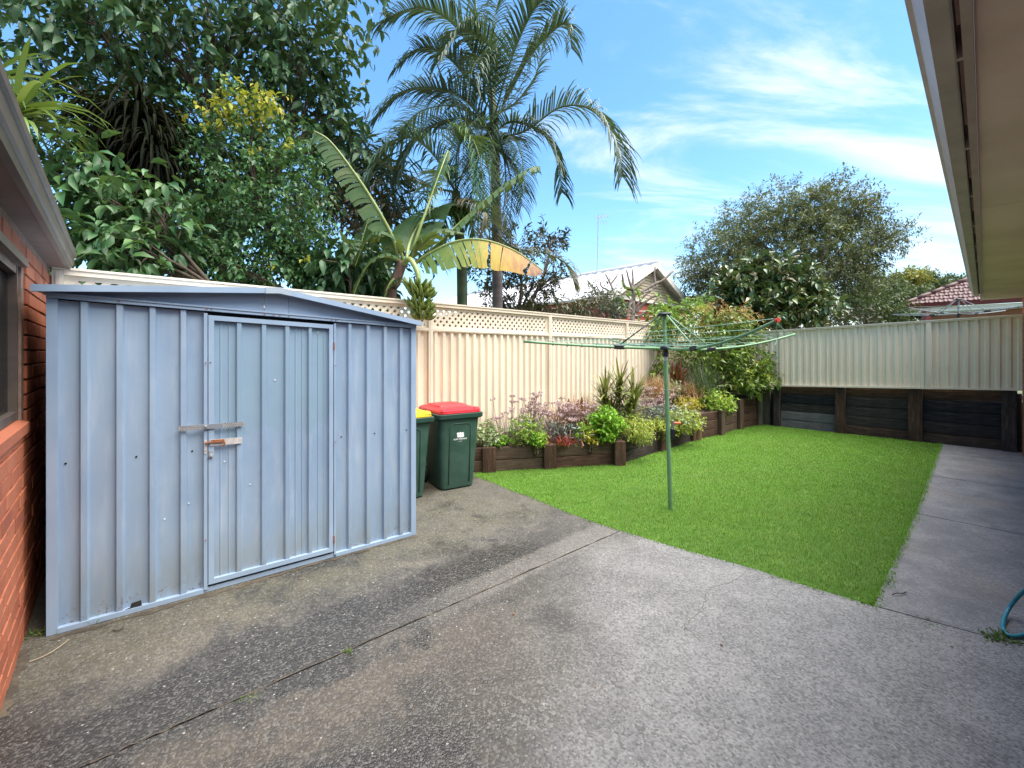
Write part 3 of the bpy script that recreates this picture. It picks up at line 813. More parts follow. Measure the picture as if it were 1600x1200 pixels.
P4_, P5_, P6_, P7_, P8_ = G(1034, 703.5), G(1089, 687), G(1127, 679), G(1156, 670), G(1184, 664)
segB = [(p_corner, P4_, .32, 2), (P4_, P5_, .33, 2), (P5_, P6_, .47, 3), (P6_, P7_, .50, 3), (P7_, P8_, .62, 4)]
for a_, b_, z, n in segB: edge_run(a_ + dB * .05, b_ + dB * .05, z, n, mats=('slp_brown', 'slp_brown', 'slp_mid') if n > 2 else ('slp_brown', 'slp_brown', 'slp_dark'))
for c, z, wd, mm in ((P4_, .34, .15, 'slp_brown'), (P6_, .49, .17, 'slp_mid'), (P7_, .635, .18, 'slp_mid')): upright(c - dB * .01, wd, .07, -.05, z, TH, M[mm], bed)
upright(P5_ - dB * .015 + Vector((AX, AY, 0)) * .02, 0, 0, -.05, .51, TH, M['pine'], bed, round_=.062)
upright(P5_ - Vector((AX, AY, 0)) * .14, .13, .06, -.05, .40, TH, M['slp_brown'], bed)
upright(G(1186.5, 663.5), 0, 0, -.05, .70, TH, M['slp_greypost'], bed, round_=.068)
upright(G(1198, 663), .15, .12, -.05, 1.04, TH + math.pi / 2, M['slp_greypost'], ret)
# soil of the bed
def bed_h(a):
    return float(np.interp(a, [3.0, 5.4, 7.9, 8.4, 9.2, 9.9, 10.8], [.27, .29, .33, .42, .47, .58, .62]))
wall_line = [p_far, p_start, G(859, 731.5), p_corner, P4_, P5_, P6_, P7_, P8_, W(10.84, 3.45)]
sm = MB(); vs = []
for p in wall_line:
    a, b = AB(p); hh = bed_h(a)
    pts = [(a, b + .06), (a, min(b + .3, FB - .04)), (a, FB - .03)]
    for k, (aa, b2) in enumerate(pts): vs.append(W(aa, b2, hh - .02 + (.02, .07, .14)[k] * (1 if b < 4.4 else .2)))
sm.add(vs, [(3 * i + j, 3 * i + 3 + j, 3 * i + 4 + j, 3 * i + 1 + j) for i in range(len(wall_line) - 1) for j in range(2)])
S(sm.build('garden_soil', M['mulch'], smooth=True))
# ================================================================== garden shed
M['zinc'] = None
def zinc_mat(door=False):
    m = NT('blue_grey_steel'); v = m.pos(); vs = m.pos(scale=(1.6, 1.6, .22))
    n = m.noise(v, 1.4, 4); ns = m.noise(vs, 9, 5, .6)
    col = m.mix(m.rampv(n, .3, .7), (.235, .335, .475), (.295, .40, .535))
    col = m.mix(m.rampv(ns, .45, .75, 0, .35), col, (.48, .545, .63))
    sp = m.n.new('ShaderNodeSeparateXYZ'); m.l.new(v, sp.inputs[0])
    if door:
        old = m.math('MULTIPLY', m.rampv(m.math('ADD', sp.outputs[2], m.math('MULTIPLY', m.math('SUBTRACT', ns, .5), .5)), 1.02, 1.06), m.rampv(ns, .25, .7, .35, .9))
        col = m.mix(old, col, (.225, .34, .44))
    low = m.math('MULTIPLY', m.rampv(m.math('ADD', sp.outputs[2], m.math('MULTIPLY', n, -.5)), .25, -.2, 0, .6), m.rampv(ns, .3, .6))
    col = m.mix(low, col, (.20, .23, .235))
    rs = m.math('MULTIPLY', m.rampv(sp.outputs[2], .16, .03), m.rampv(m.noise(v, 38, 4, .7), .56, .66, 0, .8))
    col = m.mix(rs, col, (.16, .075, .035))
    m.set(Base_Color=col, Roughness=m.math('ADD', .34, m.math('MULTIPLY', ns, .2)), Metallic=.12, Specular_IOR_Level=.5)
    m.bump(m.noise(v, 3.2, 3), .22, .02)
    return m.mat
M['zinc'] = zinc_mat(); M['zinc_door'] = zinc_mat(True)
M['zinc_trim'] = simple('steel_trim', (.30, .405, .55), (.255, .355, .49), 3, .45, .05)
M['galv'] = simple('galvanised', (.55, .57, .60), (.44, .46, .50), 30, .4, .6)
M['rust'] = simple('rust', (.22, .06, .02), (.30, .13, .06), 60, .85, bump=.5, bscale=200)
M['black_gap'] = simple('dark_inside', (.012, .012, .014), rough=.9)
S_L, S_R = G(72, 995), G(650, 835)
SU = (S_R - S_L).normalized(); SW = (S_R - S_L).length; SV = Vector((-SU.y, SU.x, 0)); SD = 1.42
HN = 1.88
def sk(u): return (1.926 + (1.833 - 1.926) * u / SW) / HN
def SP(u, v, z): return S_L + SU * u + SV * v + Vector((0, 0, z * sk(u)))
def u_px(x_):
    r_ = (x_ - CX) / F
    return (r_ * S_L.y - S_L.x) / (SU.x - r_ * SU.y)
shed = thing('garden_shed', 'blue grey ribbed steel garden shed with a low gable roof and a single door', 'shed', SP(SW / 2, SD / 2, 0))
def sbox(b, u0, u1, v0, v1, z0, z1):
    b.hexa([SP(u0, v0, z0), SP(u1, v0, z0), SP(u1, v1, z0), SP(u0, v1, z0), SP(u0, v0, z1), SP(u1, v0, z1), SP(u1, v1, z1), SP(u0, v1, z1)])
def rib_sheet(u0, u1, ribs, z0, z1, vbase=0.012, depth=.026, minor=True):
    """front sheet with raised box ribs at given (u0,u1) tops and fine flutes between them"""
    prof = [(u0, 0)]
    edges = [u0] + [e for r_ in ribs for e in r_] + [u1]
    last = u0
    for (r0, r1) in ribs:
        w_ = r0 - last
        if minor and w_ > .12:
            for f_ in (.30, .66):
                c = last + w_ * f_; prof += [(c - .007, 0), (c - .003, -.004), (c + .003, -.004), (c + .007, 0)]
        prof += [(r0 - .010, 0), (r0, -depth), (r1, -depth), (r1 + .010, 0)]; last = r1 + .01
    if minor and u1 - last > .1:
        for f_ in (.35, .7):
            c = last + (u1 - last) * f_; prof += [(c - .007, 0), (c - .003, -.004), (c + .003, -.004), (c + .007, 0)]
    prof.append((u1, 0))
    b = MB(); vs = []
    for u, o_ in prof: vs += [SP(u, vbase + o_, z0), SP(u, vbase + o_, z1)]
    b.add(vs, [(2 * i, 2 * i + 2, 2 * i + 3, 2 * i + 1) for i in range(len(prof) - 1)]); return b
ZT = HN - .012
rr = lambda *a: [(u_px(x0), u_px(x1)) for x0, x1 in a]
uD0, uD1 = u_px(325.5), u_px(520.5)
rib_sheet(0.03, u_px(319), rr((126, 136), (182, 191.5), (234, 242.5), (282.5, 290.5)), .02, ZT, .03).build('wall_sheet', M['zinc'], shed)
rib_sheet(u_px(524.5), SW - .03, rr((545, 549.5), (573.5, 578.5), (600.5, 604.8), (625.5, 629.5)), .02, ZT, .03).build('wall_sheet', M['zinc'], shed)
for s_, u in ((0, 0.012), (1, SW - .012)):
    b = MB(); vs = []; prof = []
    v = .03
    while v < SD:
        prof += [(v, 0), (v + .15, 0), (v + .16, .024), (v + .20, .024), (v + .21, 0)]; v += .22
    prof = [p for p in prof if p[0] < SD]
    for v, o_ in prof: vs += [SP(u + (o_ * -1 if s_ == 0 else o_) * .4, v, .02), SP(u + (-o_ if s_ == 0 else o_) * .4, v, ZT)]
    b.add(vs, [(2 * i, 2 * i + 2, 2 * i + 3, 2 * i + 1) for i in range(len(prof) - 1)]); b.build('wall_sheet', M['zinc'], shed)
b = MB(); sbox(b, .02, SW - .02, SD - .015, SD - .005, .02, ZT); b.build('wall_sheet', M['zinc'], shed)
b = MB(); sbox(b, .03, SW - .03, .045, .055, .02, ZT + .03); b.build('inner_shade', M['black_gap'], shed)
for u0, u1 in ((0, .045), (SW - .045, SW)):
    b = MB(); sbox(b, u0, u1, .000, .032, .0, ZT + .005); b.build('corner_post', M['zinc_trim'], shed)
for u0, u1 in ((u_px(318.5), uD0 - .004), (uD1 + .006, u_px(524.5))):
    b = MB(); sbox(b, u0, u1, -.006, .035, .02, ZT - .01); b.build('door_jamb', M['zinc_trim'], shed)
b = MB(); sbox(b, .0455, u_px(318), -.004, .03, .0, .028); sbox(b, u_px(318), uD1 + .02, .004, .03, .0, .03); sbox(b, uD1 + .02, SW - .0455, -.004, .03, .0, .028); b.build('bottom_channel', M['zinc_trim'], shed)
b = MB(); sbox(b, .0, SW, -.008, .03, ZT + .006, ZT + .034); sbox(b, 0, SW, -.014, -.0085, ZT + .026, ZT + .036); b.build('top_channel', M['zinc_trim'], shed)
# door: ribbed leaf in a folded frame
dz0, dz1 = .05, ZT - .022
dr = rib_sheet(uD0 + .03, uD1 - .03, rr((370.5, 377), (409.5, 415.5), (446, 452), (482.5, 487)), dz0 + .02, dz1 - .02, .018, .022, True).build('door', M['zinc_door'], shed)
b = MB(); sbox(b, uD0, uD0 + .032, -.010, .028, dz0, dz1); sbox(b, uD1 - .032, uD1 - .001, -.010, .028, dz0, dz1)
sbox(b, uD0 + .032, uD1 - .032, -.010, .028, dz1 - .032, dz1); sbox(b, uD0 + .032, uD1 - .032, -.010, .028, dz0, dz0 + .032); b.build('door_frame', M['zinc_trim'], dr)
def z_px(x_, y_):
    u = u_px(x_); q_ = S_L + SU * u; return u, (CAMH + (HY - y_) / F * q_.y) / sk(u)
def slant(b, x0, y0, x1, y1, hh, v0, v1):
    u0, z0 = z_px(x0, y0); u1, z1 = z_px(x1, y1)
    b.hexa([SP(u0, v0, z0 - hh), SP(u1, v0, z1 - hh), SP(u1, v1, z1 - hh), SP(u0, v1, z0 - hh), SP(u0, v0, z0 + hh), SP(u1, v0, z1 + hh), SP(u1, v1, z1 + hh), SP(u0, v1, z0 + hh)])
b = MB(); slant(b, 279, 669.5, 347.5, 664.2, .016, -.016, -.013); slant(b, 348, 664.2, 381.5, 662, .016, -.0165, -.0135); strap = b.build('perforated_strap', M['galv'], shed)
b = MB(); slant(b, 313.5, 667.0, 347, 664.4, .0155, -.019, -.0165); b.build('strap_plate', simple('dull_plate', (.32, .36, .42), rough=.4, metallic=.5), strap)
b = MB()
for i in range(7):
    for j in (-1, 0, 1):
        x_ = 282 + i * 4.3 + (2.1 if j == 0 else 0); y_ = 669.3 - (x_ - 279) * .077 + j * 2.9
        slant(b, x_, y_, x_ + 1.1, y_ - .08, .0022, -.0172, -.0162)
for i in range(8):
    for j in (-1, 0, 1):
        x_ = 350.5 + i * 3.7 + (1.8 if j == 0 else 0); y_ = 664.0 - (x_ - 348) * .066 + j * 2.8
        slant(b, x_, y_, x_ + 1.1, y_ - .08, .0022, -.0176, -.0167)
tag(b.build('strap_hole', M['black_gap'], strap), kind='stuff')
b = MB(); u_, z_ = z_px(321, 665.5)
b.lathe(SP(u_, -.0285, z_), [(.0, 0), (.008, .002), (.008, .009), (.001, .010)], 8, axis=SV); b.build('bolt_head', M['galv'], strap)
b = MB(); slant(b, 328, 691.5, 377.8, 687.2, .021, -.015, -.0125); plate = b.build('bolt_plate', simple('pale_plate', (.72, .73, .76), (.55, .5, .47), 25, .4, .35), dr)
b = MB(); slant(b, 330, 688.8, 350, 687.4, .009, -.028, -.0155); b.build('bolt_keeper', M['rust'], plate)
u0, z0 = z_px(320, 691); u1, z1 = z_px(350, 688.3)
b = MB(); b.tube([SP(u0, -.021, z0), SP(u1, -.021, z1)], .0055, 8); b.tube([SP(u1, -.021, z1), SP(u1 + .003, -.035, z1 - .012), SP(u1 - .004, -.03, z1 - .028), SP(u1 - .014, -.022, z1 - .03)], .0045, 6); b.build('slide_bolt', M['rust'], plate)
b = MB(); slant(b, 318.6, 692, 323.2, 691.8, .019, -.012, -.0065); slant(b, 319, 702, 323, 701.8, .030, -.0105, -.0068); b.build('bolt_catch', simple('worn_white_plate', (.6, .6, .62), (.4, .25, .18), 60, .5, .3), shed)
b = MB(); slant(b, 327, 709, 332.5, 708.6, .022, -.016, -.0105); u_, z_ = z_px(329.5, 710)
b.lathe(SP(u_, -.03, z_ - .005), [(.0, 0), (.011, .002), (.011, .012), (.001, .014)], 8, axis=SV); b.build('latch', M['galv'], dr)
for y_ in (541, 842):
    b = MB(); u_, z_ = z_px(521.3, y_); b.tube([SP(u_, -.012, z_ - .03), SP(u_, -.012, z_ + .03)], .006, 8); b.build('hinge', M['rust'], dr)
sc = MB()
for (x_, y_) in ((321.5, 567), (329, 566), (321.5, 843), (524, 571), (524, 690), (186, 470.8), (323, 482.5), (331, 482.6), (413, 491), (427, 492.5), (437, 492.8), (451, 494), (518, 499.5), (524.5, 500), (603, 507)):
    u_, z_ = z_px(x_, y_); sc.lathe(SP(u_, -.017, z_), [(.0, 0), (.0048, .0015), (.0048, .004), (.003, .0042)], 6, axis=SV)
tag(sc.build('screw', M['rust'], shed), kind='stuff')
hl = MB()
for (x_, y_) in ((101, 725.8), (212.5, 715), (300.5, 706), (535, 683.5), (587, 678), (637, 672.5)):
    u_, z_ = z_px(x_, y_); hl.lathe(SP(u_, .026, z_), [(.0, 0), (.006, .0005), (.006, .003)], 6, axis=SV)
tag(hl.build('drill_hole', M['black_gap'], shed), kind='stuff')
sp_ = MB()
for (x_, y_) in ((247.5, 941), (257, 813), (295, 788), (351, 721.7), (391, 757.5), (452, 555), (497.5, 519), (430, 594)):
    u_, z_ = z_px(x_, y_); sp_.lathe(SP(u_, .012 if x_ > 325 else .024, z_), [(.0, 0), (.005, .001), (.004, .004)], 6, axis=SV)
tag(sp_.build('paint_fleck', simple('white_fleck', (.8, .8, .8)), shed), kind='stuff')
b = MB()      # torn foot of the left sheet
u0, z0 = z_px(193, 960); u1, z1 = z_px(222, 951)
b.add([SP(u0, .0, .03), SP(u1, .0, .03), SP(u1 - .005, .006, .062), SP(u1 - .05, .006, .058), SP(u0 + .03, .004, .036)], [(0, 1, 2, 3, 4)]); b.build('torn_edge', M['black_gap'], shed)
# gable panels and roof
u_r, zr = z_px(435, 450.5)
oh, ov = .05, .06
zE_l = ZT + .040; zE_r = ZT + .040
def zr_at(u, top=0.0):
    if u <= u_r: return zE_l + (zr - .03 - zE_l) * (u + oh) / (u_r + oh) + top
    return zE_r + (zr - .03 - zE_r) * (SW + oh * .6 - u) / (SW + oh * .6 - u_r) + top
g1, g2 = u_px(413), u_px(452)
for u0, u1 in ((0.0, g1), (g1 + .003, g2 - .003), (g2, SW)):
    b = MB(); n = 6; us = [u0 + (u1 - u0) * i / n for i in range(n + 1)]
    if u0 < u_r < u1: us = sorted(us + [u_r])
    vv = .012 if u0 > 0 and u1 < SW else .016
    vs = []
    for u in us: vs += [SP(u, vv, ZT + .034), SP(u, vv, zr_at(u))]
    b.add(vs, [(2 * i, 2 * i + 2, 2 * i + 3, 2 * i + 1) for i in range(len(us) - 1)]); b.build('gable_panel', M['zinc_trim'], shed)
def vtrim(u0, u1, name='verge_trim', v0=-ov, hh=.038, lift=0.0, mat='zinc_trim'):
    b = MB()
    b.hexa([SP(u0, v0, zr_at(u0) - .012 + lift), SP(u1, v0, zr_at(u1) - .012 + lift), SP(u1, v0 + .03, zr_at(u1) - .012 + lift), SP(u0, v0 + .03, zr_at(u0) - .012 + lift),
            SP(u0, v0, zr_at(u0) + hh - .012 + lift), SP(u1, v0, zr_at(u1) + hh - .012 + lift), SP(u1, v0 + .03, zr_at(u1) + hh - .012 + lift), SP(u0, v0 + .03, zr_at(u0) + hh - .012 + lift)])
    b.build(name, M[mat], shed)
vtrim(-oh, g1); vtrim(g2, SW + oh * .6)
b = MB()
for (u0, u1) in ((g1, u_r), (u_r, g2)):
    b.hexa([SP(u0, -ov - .004, zr_at(u0) - .014), SP(u1, -ov - .004, zr_at(u1) - .014), SP(u1, -ov + .032, zr_at(u1) - .014), SP(u0, -ov + .032, zr_at(u0) - .014),
            SP(u0, -ov - .004, zr_at(u0) + .029), SP(u1, -ov - .004, zr_at(u1) + .029), SP(u1, SD, zr_at(u1) + .029), SP(u0, SD, zr_at(u0) + .029)])
b.build('ridge_cap', simple('ridge_steel', (.40, .48, .56), (.36, .43, .5), 4, .4, .15), shed)
for (u0, u1) in ((-oh, g1 - .002), (g2 + .002, SW + oh * .6)):
    b = MB(); prof = []
    k = int((u1 - u0) / .19)
    for i in range(k + 1):
        u = u0 + (u1 - u0) * i / k
        prof += [(u, 0)] + ([(u + .12, 0), (u + .13, .02), (u + .17, .02)] if i < k else [])
    for v0, v1 in ((-ov + .0315, SD + .05),):
        vs = []
        for u, o_ in prof: vs += [SP(u, v0, zr_at(u) + o_ + .002), SP(u, v1, zr_at(u) + o_ + .002)]
        b.add(vs, [(2 * i, 2 * i + 2, 2 * i + 3, 2 * i + 1) for i in range(len(prof) - 1)])
    b.build('roof_sheet', M['zinc'], shed)

# ================================================================== wheelie bins
M['bin'] = simple('bin_plastic', (.026, .072, .052), (.045, .10, .078), 5, .5, bump=.06, bscale=300, bdist=.002)
M['bin_rim'] = simple('bin_rim', (.022, .06, .045), rough=.38)
M['lid_red'] = simple('red_lid', (.62, .020, .032), (.56, .018, .03), 6, .38)
M['lid_yellow'] = simple('yellow_lid', (.78, .52, .015), (.72, .46, .015), 6, .4)
M['tyre'] = simple('tyre', (.015, .015, .016), rough=.7)
M['print_white'] = simple('white_print', (.82, .84, .84), rough=.6)
def rrect(wx, dy, r_, n=4, cx=0, cy=0):
    out = []
    for (sx, sy, a0) in ((1, 1, 0), (-1, 1, 90), (-1, -1, 180), (1, -1, 270)):
        for i in range(n + 1):
            a = R(a0 + 90 * i / n); out.append((cx + sx * (wx / 2 - r_) + r_ * math.cos(a), cy + sy * (dy / 2 - r_) + r_ * math.sin(a)))
    return out
def make_bin(loc, ang, lid, label, logo):
    o = thing('wheelie_bin', label, 'bin', loc, 'wheelie bins beside the shed')
    ux = Vector((math.cos(ang), math.sin(ang), 0)); uy = Vector((-ux.y, ux.x, 0))
    T = lambda x_, y_, z: Vector(loc) + ux * x_ + uy * y_ + Vector((0, 0, z))
    def loft(b, secs, cap=True):
        n = len(secs[0][0]); vs = [T(p[0], p[1], z) for sec, z in secs for p in sec]; fs = []
        for i in range(len(secs) - 1):
            for k in range(n): a, c = i * n + k, i * n + (k + 1) % n; fs.append((a, c, c + n, a + n))
        if cap: fs += [tuple(range(n - 1, -1, -1)), tuple((len(secs) - 1) * n + k for k in range(n))]
        b.add(vs, fs)
    b = MB()
    loft(b, [(rrect(.42, .46, .06, cy=-.02), .015), (rrect(.43, .47, .07, cy=-.02), .04), (rrect(.52, .62, .07), .80), (rrect(.53, .63, .06), .86)])
    body = b.build('body', M['bin'], o, smooth='auto')
    # recessed front panel drawn by its raised rounded border
    yf = lambda z: -.02 - .235 + (z - .04) / .76 * (-.31 + .255) - .001
    bd = MB(); pth = []
    x_, r_ = .135, .05
    zb, zt = .07, .78
    pth = [(-x_, zb), (-x_, zt - r_)] + [(-x_ + r_ - r_ * math.cos(R(t)), zt - r_ + r_ * math.sin(R(t))) for t in (30, 60, 90)] + [(x_ - r_ + r_ * math.sin(R(t)), zt - r_ + r_ * math.cos(R(t))) for t in (0, 30, 60, 90)] + [(x_, zb)]
    bd.tube([T(p[0], yf(p[1]), p[1]) for p in pth], .0075, 6); bd.build('front_panel', M['bin'], body, smooth=True)
    b = MB(); loft(b, [(rrect(.56, .66, .05), .835), (rrect(.585, .70, .05, cy=.0), .85), (rrect(.59, .705, .05), .895), (rrect(.575, .69, .05), .90)]); b.build('rim', M['bin_rim'], o, smooth='auto')
    b = MB()
    loft(b, [(rrect(.535, .72, .05, cy=.03), .901), (rrect(.545, .73, .06, cy=.03), .908), (rrect(.54, .72, .07, cy=.03), .935), (rrect(.48, .66, .1, cy=.03), .955), (rrect(.30, .46, .12, cy=.05), .972)])
    ld = b.build('lid', lid, o, smooth='auto')
    b = MB(); loft(b, [(rrect(.40, .40, .04, cy=.07), .958), (rrect(.38, .38, .05, cy=.07), .978), (rrect(.30, .30, .06, cy=.07), .986)])
    b.build('lid_dome', lid, ld, smooth='auto')
    for sx in (-1, 1):
        b = MB(); c = (sx * .21, -.285)
        loft(b, [(rrect(.09, .10, .02, cx=c[0], cy=c[1]), .934), (rrect(.075, .085, .025, cx=c[0], cy=c[1]), .957), (rrect(.05, .06, .02, cx=c[0], cy=c[1]), .963)]); b.build('lid_grip', lid, ld, smooth='auto')
    b = MB(); b.tube([T(-.22, .34, .88), T(-.22, .40, .905), T(.22, .40, .905), T(.22, .34, .88)], .014, 8); b.build('handle', M['bin_rim'], o, smooth=True)
    for sx in (-1, 1):
        b = MB(); b.lathe(T(sx * .225 - .025, .25, .10), [(.04, 0), (.095, .003), (.10, .012), (.10, .038), (.095, .047), (.04, .05)], 18, axis=ux); b.build('wheel', M['tyre'], o, smooth='auto')
    b = MB(); b.tube([T(-.22, .25, .10), T(.22, .25, .10)], .011, 8); b.build('axle', M['galv'], o)
    b = MB()
    for k in range(3): b.hexa([T(-.262 - .001, -.02 + k * 0, .66), T(-.259, -.02, .66), T(-.259, .06, .66), T(-.263, .06, .66), T(-.264, -.02, .76), T(-.261, -.02, .76), T(-.261, .06, .76), T(-.265, .06, .76)]) if k == 0 else None
    if logo:
        # emblem: rounded block of two rows of lobes, then the lettering
        b = MB(); zc = .645
        yy = lambda z: yf(z) + .0005
        def disc(cx_, cz, rx, rz, n=14):
            vs = [T(cx_ + rx * math.cos(2 * math.pi * i / n), yy(cz) - .0012, cz + rz * math.sin(2 * math.pi * i / n)) for i in range(n)]; b.add(vs, [tuple(range(n))])
        for cx_, cz in ((-.031, .016), (.0, .018), (.030, .014), (-.026, -.014), (.004, -.018), (.033, -.016)): disc(cx_, zc + cz, .0165, .0155)
        vs = [T(x2, yy(z2) - .0009, z2) for x2, z2 in ((-.03, zc + .004), (-.03, zc - .008), (.043, zc - .022), (.046, zc + .006))]; b.add(vs, [(0, 1, 2, 3)])
        b.build('emblem', M['print_white'], body)
        for txt, sz, z in (('PORT STEPHENS', .0235, .588), ('COUNCIL', .011, .566)):
            cu_ = bpy.data.curves.new('text', 'FONT'); cu_.body = txt; cu_.size = sz; cu_.align_x = 'CENTER'; cu_.offset = .0006 if sz > .02 else 0
            to = bpy.data.objects.new('text', cu_); COL.objects.link(to)
            bpy.context.view_layer.update()
            me = bpy.data.meshes.new_from_object(to.evaluated_get(bpy.context.evaluated_depsgraph_get()))
            bpy.data.objects.remove(to)
            slope = (yf(.8) - yf(.1)) / .7
            for v in me.vertices:
                p = T(v.co.x, yf(z + v.co.y) - .0022, z + v.co.y) - Vector(loc); v.co = p
            me.materials.clear(); me.materials.append(M['print_white'])
            link('lettering', me, None, body)
    else:
        pass
    return o, T
angb = R(33)
bx = Vector((math.cos(angb), math.sin(angb), 0)); by = Vector((-bx.y, bx.x, 0))
rc = G(692, 768.5) + bx * .21 + by * .27
make_bin(rc, angb, M['lid_red'], 'dark green wheelie bin with the red lid and white council emblem', True)
yc = G(661.5, 777) - bx * .20 + by * .25
make_bin(yc, R(36), M['lid_yellow'], 'dark green wheelie bin with the yellow lid, half hidden behind the shed', False)

# ================================================================== rotary clothesline
M['hoist'] = simple('green_paint', (.17, .33, .17), (.14, .28, .145), 12, .45, bump=.05, bscale=60)
M['hoist_worn'] = simple('worn_green_paint', (.17, .34, .2), (.25, .38, .3), 18, .5)
M['black_pl'] = simple('black_plastic', (.012, .013, .018), rough=.5)
M['cord'] = simple('clothes_cord', (.10, .36, .26), (.45, .55, .52), 120, .5)
M['orange'] = simple('orange_knob', (.75, .16, .045), rough=.45)
M['red_cap'] = simple('red_cap', (.60, .07, .04), rough=.5)
def clothesline(loc, top, zhub, arms, strutf, mats, label, crank, nline, sag=.0, rp=.024, capmat=None, headw=.06):
    o = thing('rotary_clothesline', label, 'clothesline', loc)
    loc = Vector(loc); top = Vector(top); ax = (top - loc).normalized()
    at = lambda z: loc + (top - loc) * ((z - loc.z) / (top.z - loc.z))
    zs = zhub - .06
    b = MB(); b.tube([loc - ax * .05, at(zs)], rp, 14); b.build('outer_post', mats[0], o, smooth='auto')
    b = MB(); b.tube([at(zs), at(top.z - .01)], rp * .82, 14); b.build('inner_post', mats[0], o, smooth='auto')
    b = MB(); b.lathe(at(zs - .01), [(rp * 1.25, 0), (rp * 1.3, .02), (rp * 1.1, .035), (rp * 1.2, .045), (rp * 1.2, .075)], 14); b.lathe(at(zhub - .005), [(rp * 1.3, 0), (headw, .005), (headw, .03), (rp * 1.3, .045)], 16); b.build('hub', mats[1], o, smooth='auto')
    b = MB(); b.lathe(at(zs - .055), [(rp * 1.06, 0), (rp * 1.06, .035)], 14); b.build('collar', M['galv'], o)
    b = MB(); b.lathe(at(top.z - .03), [(rp, 0), (headw * 1.05, .008), (headw * 1.1, .026), (headw * .8, .04), (.01, .044)], 16); b.build('head', mats[1], o, smooth='auto')
    hubp = at(zhub + .012); tips = []; pts = []
    for k, (tip, arc) in enumerate(arms):
        tip = Vector(tip); d = tip - hubp
        p = [hubp + d * t + Vector((0, 0, -arc * 4 * t * (1 - t))) for t in [i / 10 for i in range(11)]]
        p = [hubp + d.normalized() * .05 + Vector((0, 0, -arc * .1))] + p[1:]
        b = MB(); b.tube(p, [rp * .62] * 6 + [rp * .52] * 5, 8); am = b.build('arm', mats[0], o, smooth=True)
        if capmat and k == 0:
            b = MB(); b.tube([p[-1] - d.normalized() * .008, p[-1] + d.normalized() * .018], .016, 8); b.build('end_cap', capmat, am)
        b = MB()
        for i in (3, 4, 5, 6, 7, 8): b.lathe(p[i] - Vector((0, 0, .019)), [(.006, 0), (.006, .036), (.002, .04)], 6)
        if nline: tag(b.build('line_eyelet', mats[1], am), kind='stuff')
        f_ = strutf; q_ = hubp + d * f_ + Vector((0, 0, -arc * 4 * f_ * (1 - f_)))
        b = MB(); b.tube([at(top.z - .02) + d.normalized() * (headw * .8), q_ + Vector((0, 0, .015))], rp * .32, 8); b.build('strut', mats[2] if k != 3 else mats[1], o, smooth=True)
        b = MB(); b.cham(q_, d.normalized() * .05, Vector((-d.y, d.x, 0)).normalized() * .018, Vector((0, 0, .022)), .006); b.build('strut_clip', mats[1], am)
        pts.append(p)
    for i in range(nline):
        f_ = .38 + .6 * i / (nline - 1) if nline > 1 else 1
        for k in range(len(arms)):
            pa = pts[k]; pb2 = pts[(k + 1) % len(arms)]
            idx = f_ * 10; j = min(int(idx), 9); t = idx - j
            A_ = pa[j].lerp(pa[j + 1], t); B_ = pb2[j].lerp(pb2[j + 1], t); A_.z += .022; B_.z += .022
            L_ = (B_ - A_).length
            b = MB(); b.tube([A_.lerp(B_, s / 8) - Vector((0, 0, (sag + .008 * (i % 3)) * L_ * 4 * (s / 8) * (1 - s / 8))) for s in range(9)], .0021, 5); b.build('line', M['cord'], o, smooth=True)
    return o, at, pts
CL = G(1048, 795); hub_xy = Vector((1.585, 4.47))
top = Vector(((1037.5 - CX) / F * 4.47, 4.47, CAMH + (HY - 490) / F * 4.47))
def hpt(x_, y_, z): return Vector(((x_ - CX) / F * (CAMH - z) * F / (y_ - HY) if False else 0, 0, z))
c0 = Vector(((1041 - CX) / F * 4.47, 4.47, 0)); La = 1.50; ph = R(9)
tips = []
for k, (dx, zt, arc) in enumerate(((-math.pi / 2, 1.832, .075), (0, 1.815, .07), (math.pi / 2, 1.79, .02), (math.pi, 1.722, .012))):
    a = ph + dx; tips.append(((c0.x + La * math.cos(a), c0.y + La * math.sin(a), zt), arc))
cl_o, cl_at, cl_pts = clothesline(CL, top, 1.645, tips, .34, (M['hoist'], M['black_pl'], M['hoist_worn']), 'green rotary clothesline standing in the lawn with an orange crank knob', True, 5, .004, .023, M['red_cap'])
b = MB(); pc = cl_at(.80); side = Vector((1, -.1, 0)).normalized()
b.cham(pc + side * .038 + Vector((0, 0, -.02)), side * .016, Vector((.1, 1, 0)) * .022, Vector((0, 0, .055)), .008); b.cham(pc + side * .058 + Vector((0, 0, -.025)), side * .012, Vector((.1, 1, 0)) * .018, Vector((0, 0, .05)), .008)
crk = b.build('crank_box', M['black_pl'], cl_o)
b = MB(); b.cham(pc + side * .045 + Vector((0, 0, .065)), side * .012, Vector((0, .012, 0)), Vector((0, 0, .05)), .005); b.build('crank_arm', simple('grey_crank', (.16, .17, .17), rough=.45), crk)
b = MB(); b.lathe(pc + side * .06 + Vector((0, 0, .085)), [(.010, 0), (.013, .01), (.014, .05), (.017, .058), (.013, .066)], 10, axis=side); b.build('crank_knob', M['orange'], crk, smooth='auto')
b = MB(); tp = Vector(tips[0][0]); b.tube([tp, tp + Vector((.06, .1, -.05)), tp + Vector((.08, .12, -.12)), tp + Vector((.05, .1, -.17))], .003, 5); b.build('loose_line', M['cord'], cl_o)

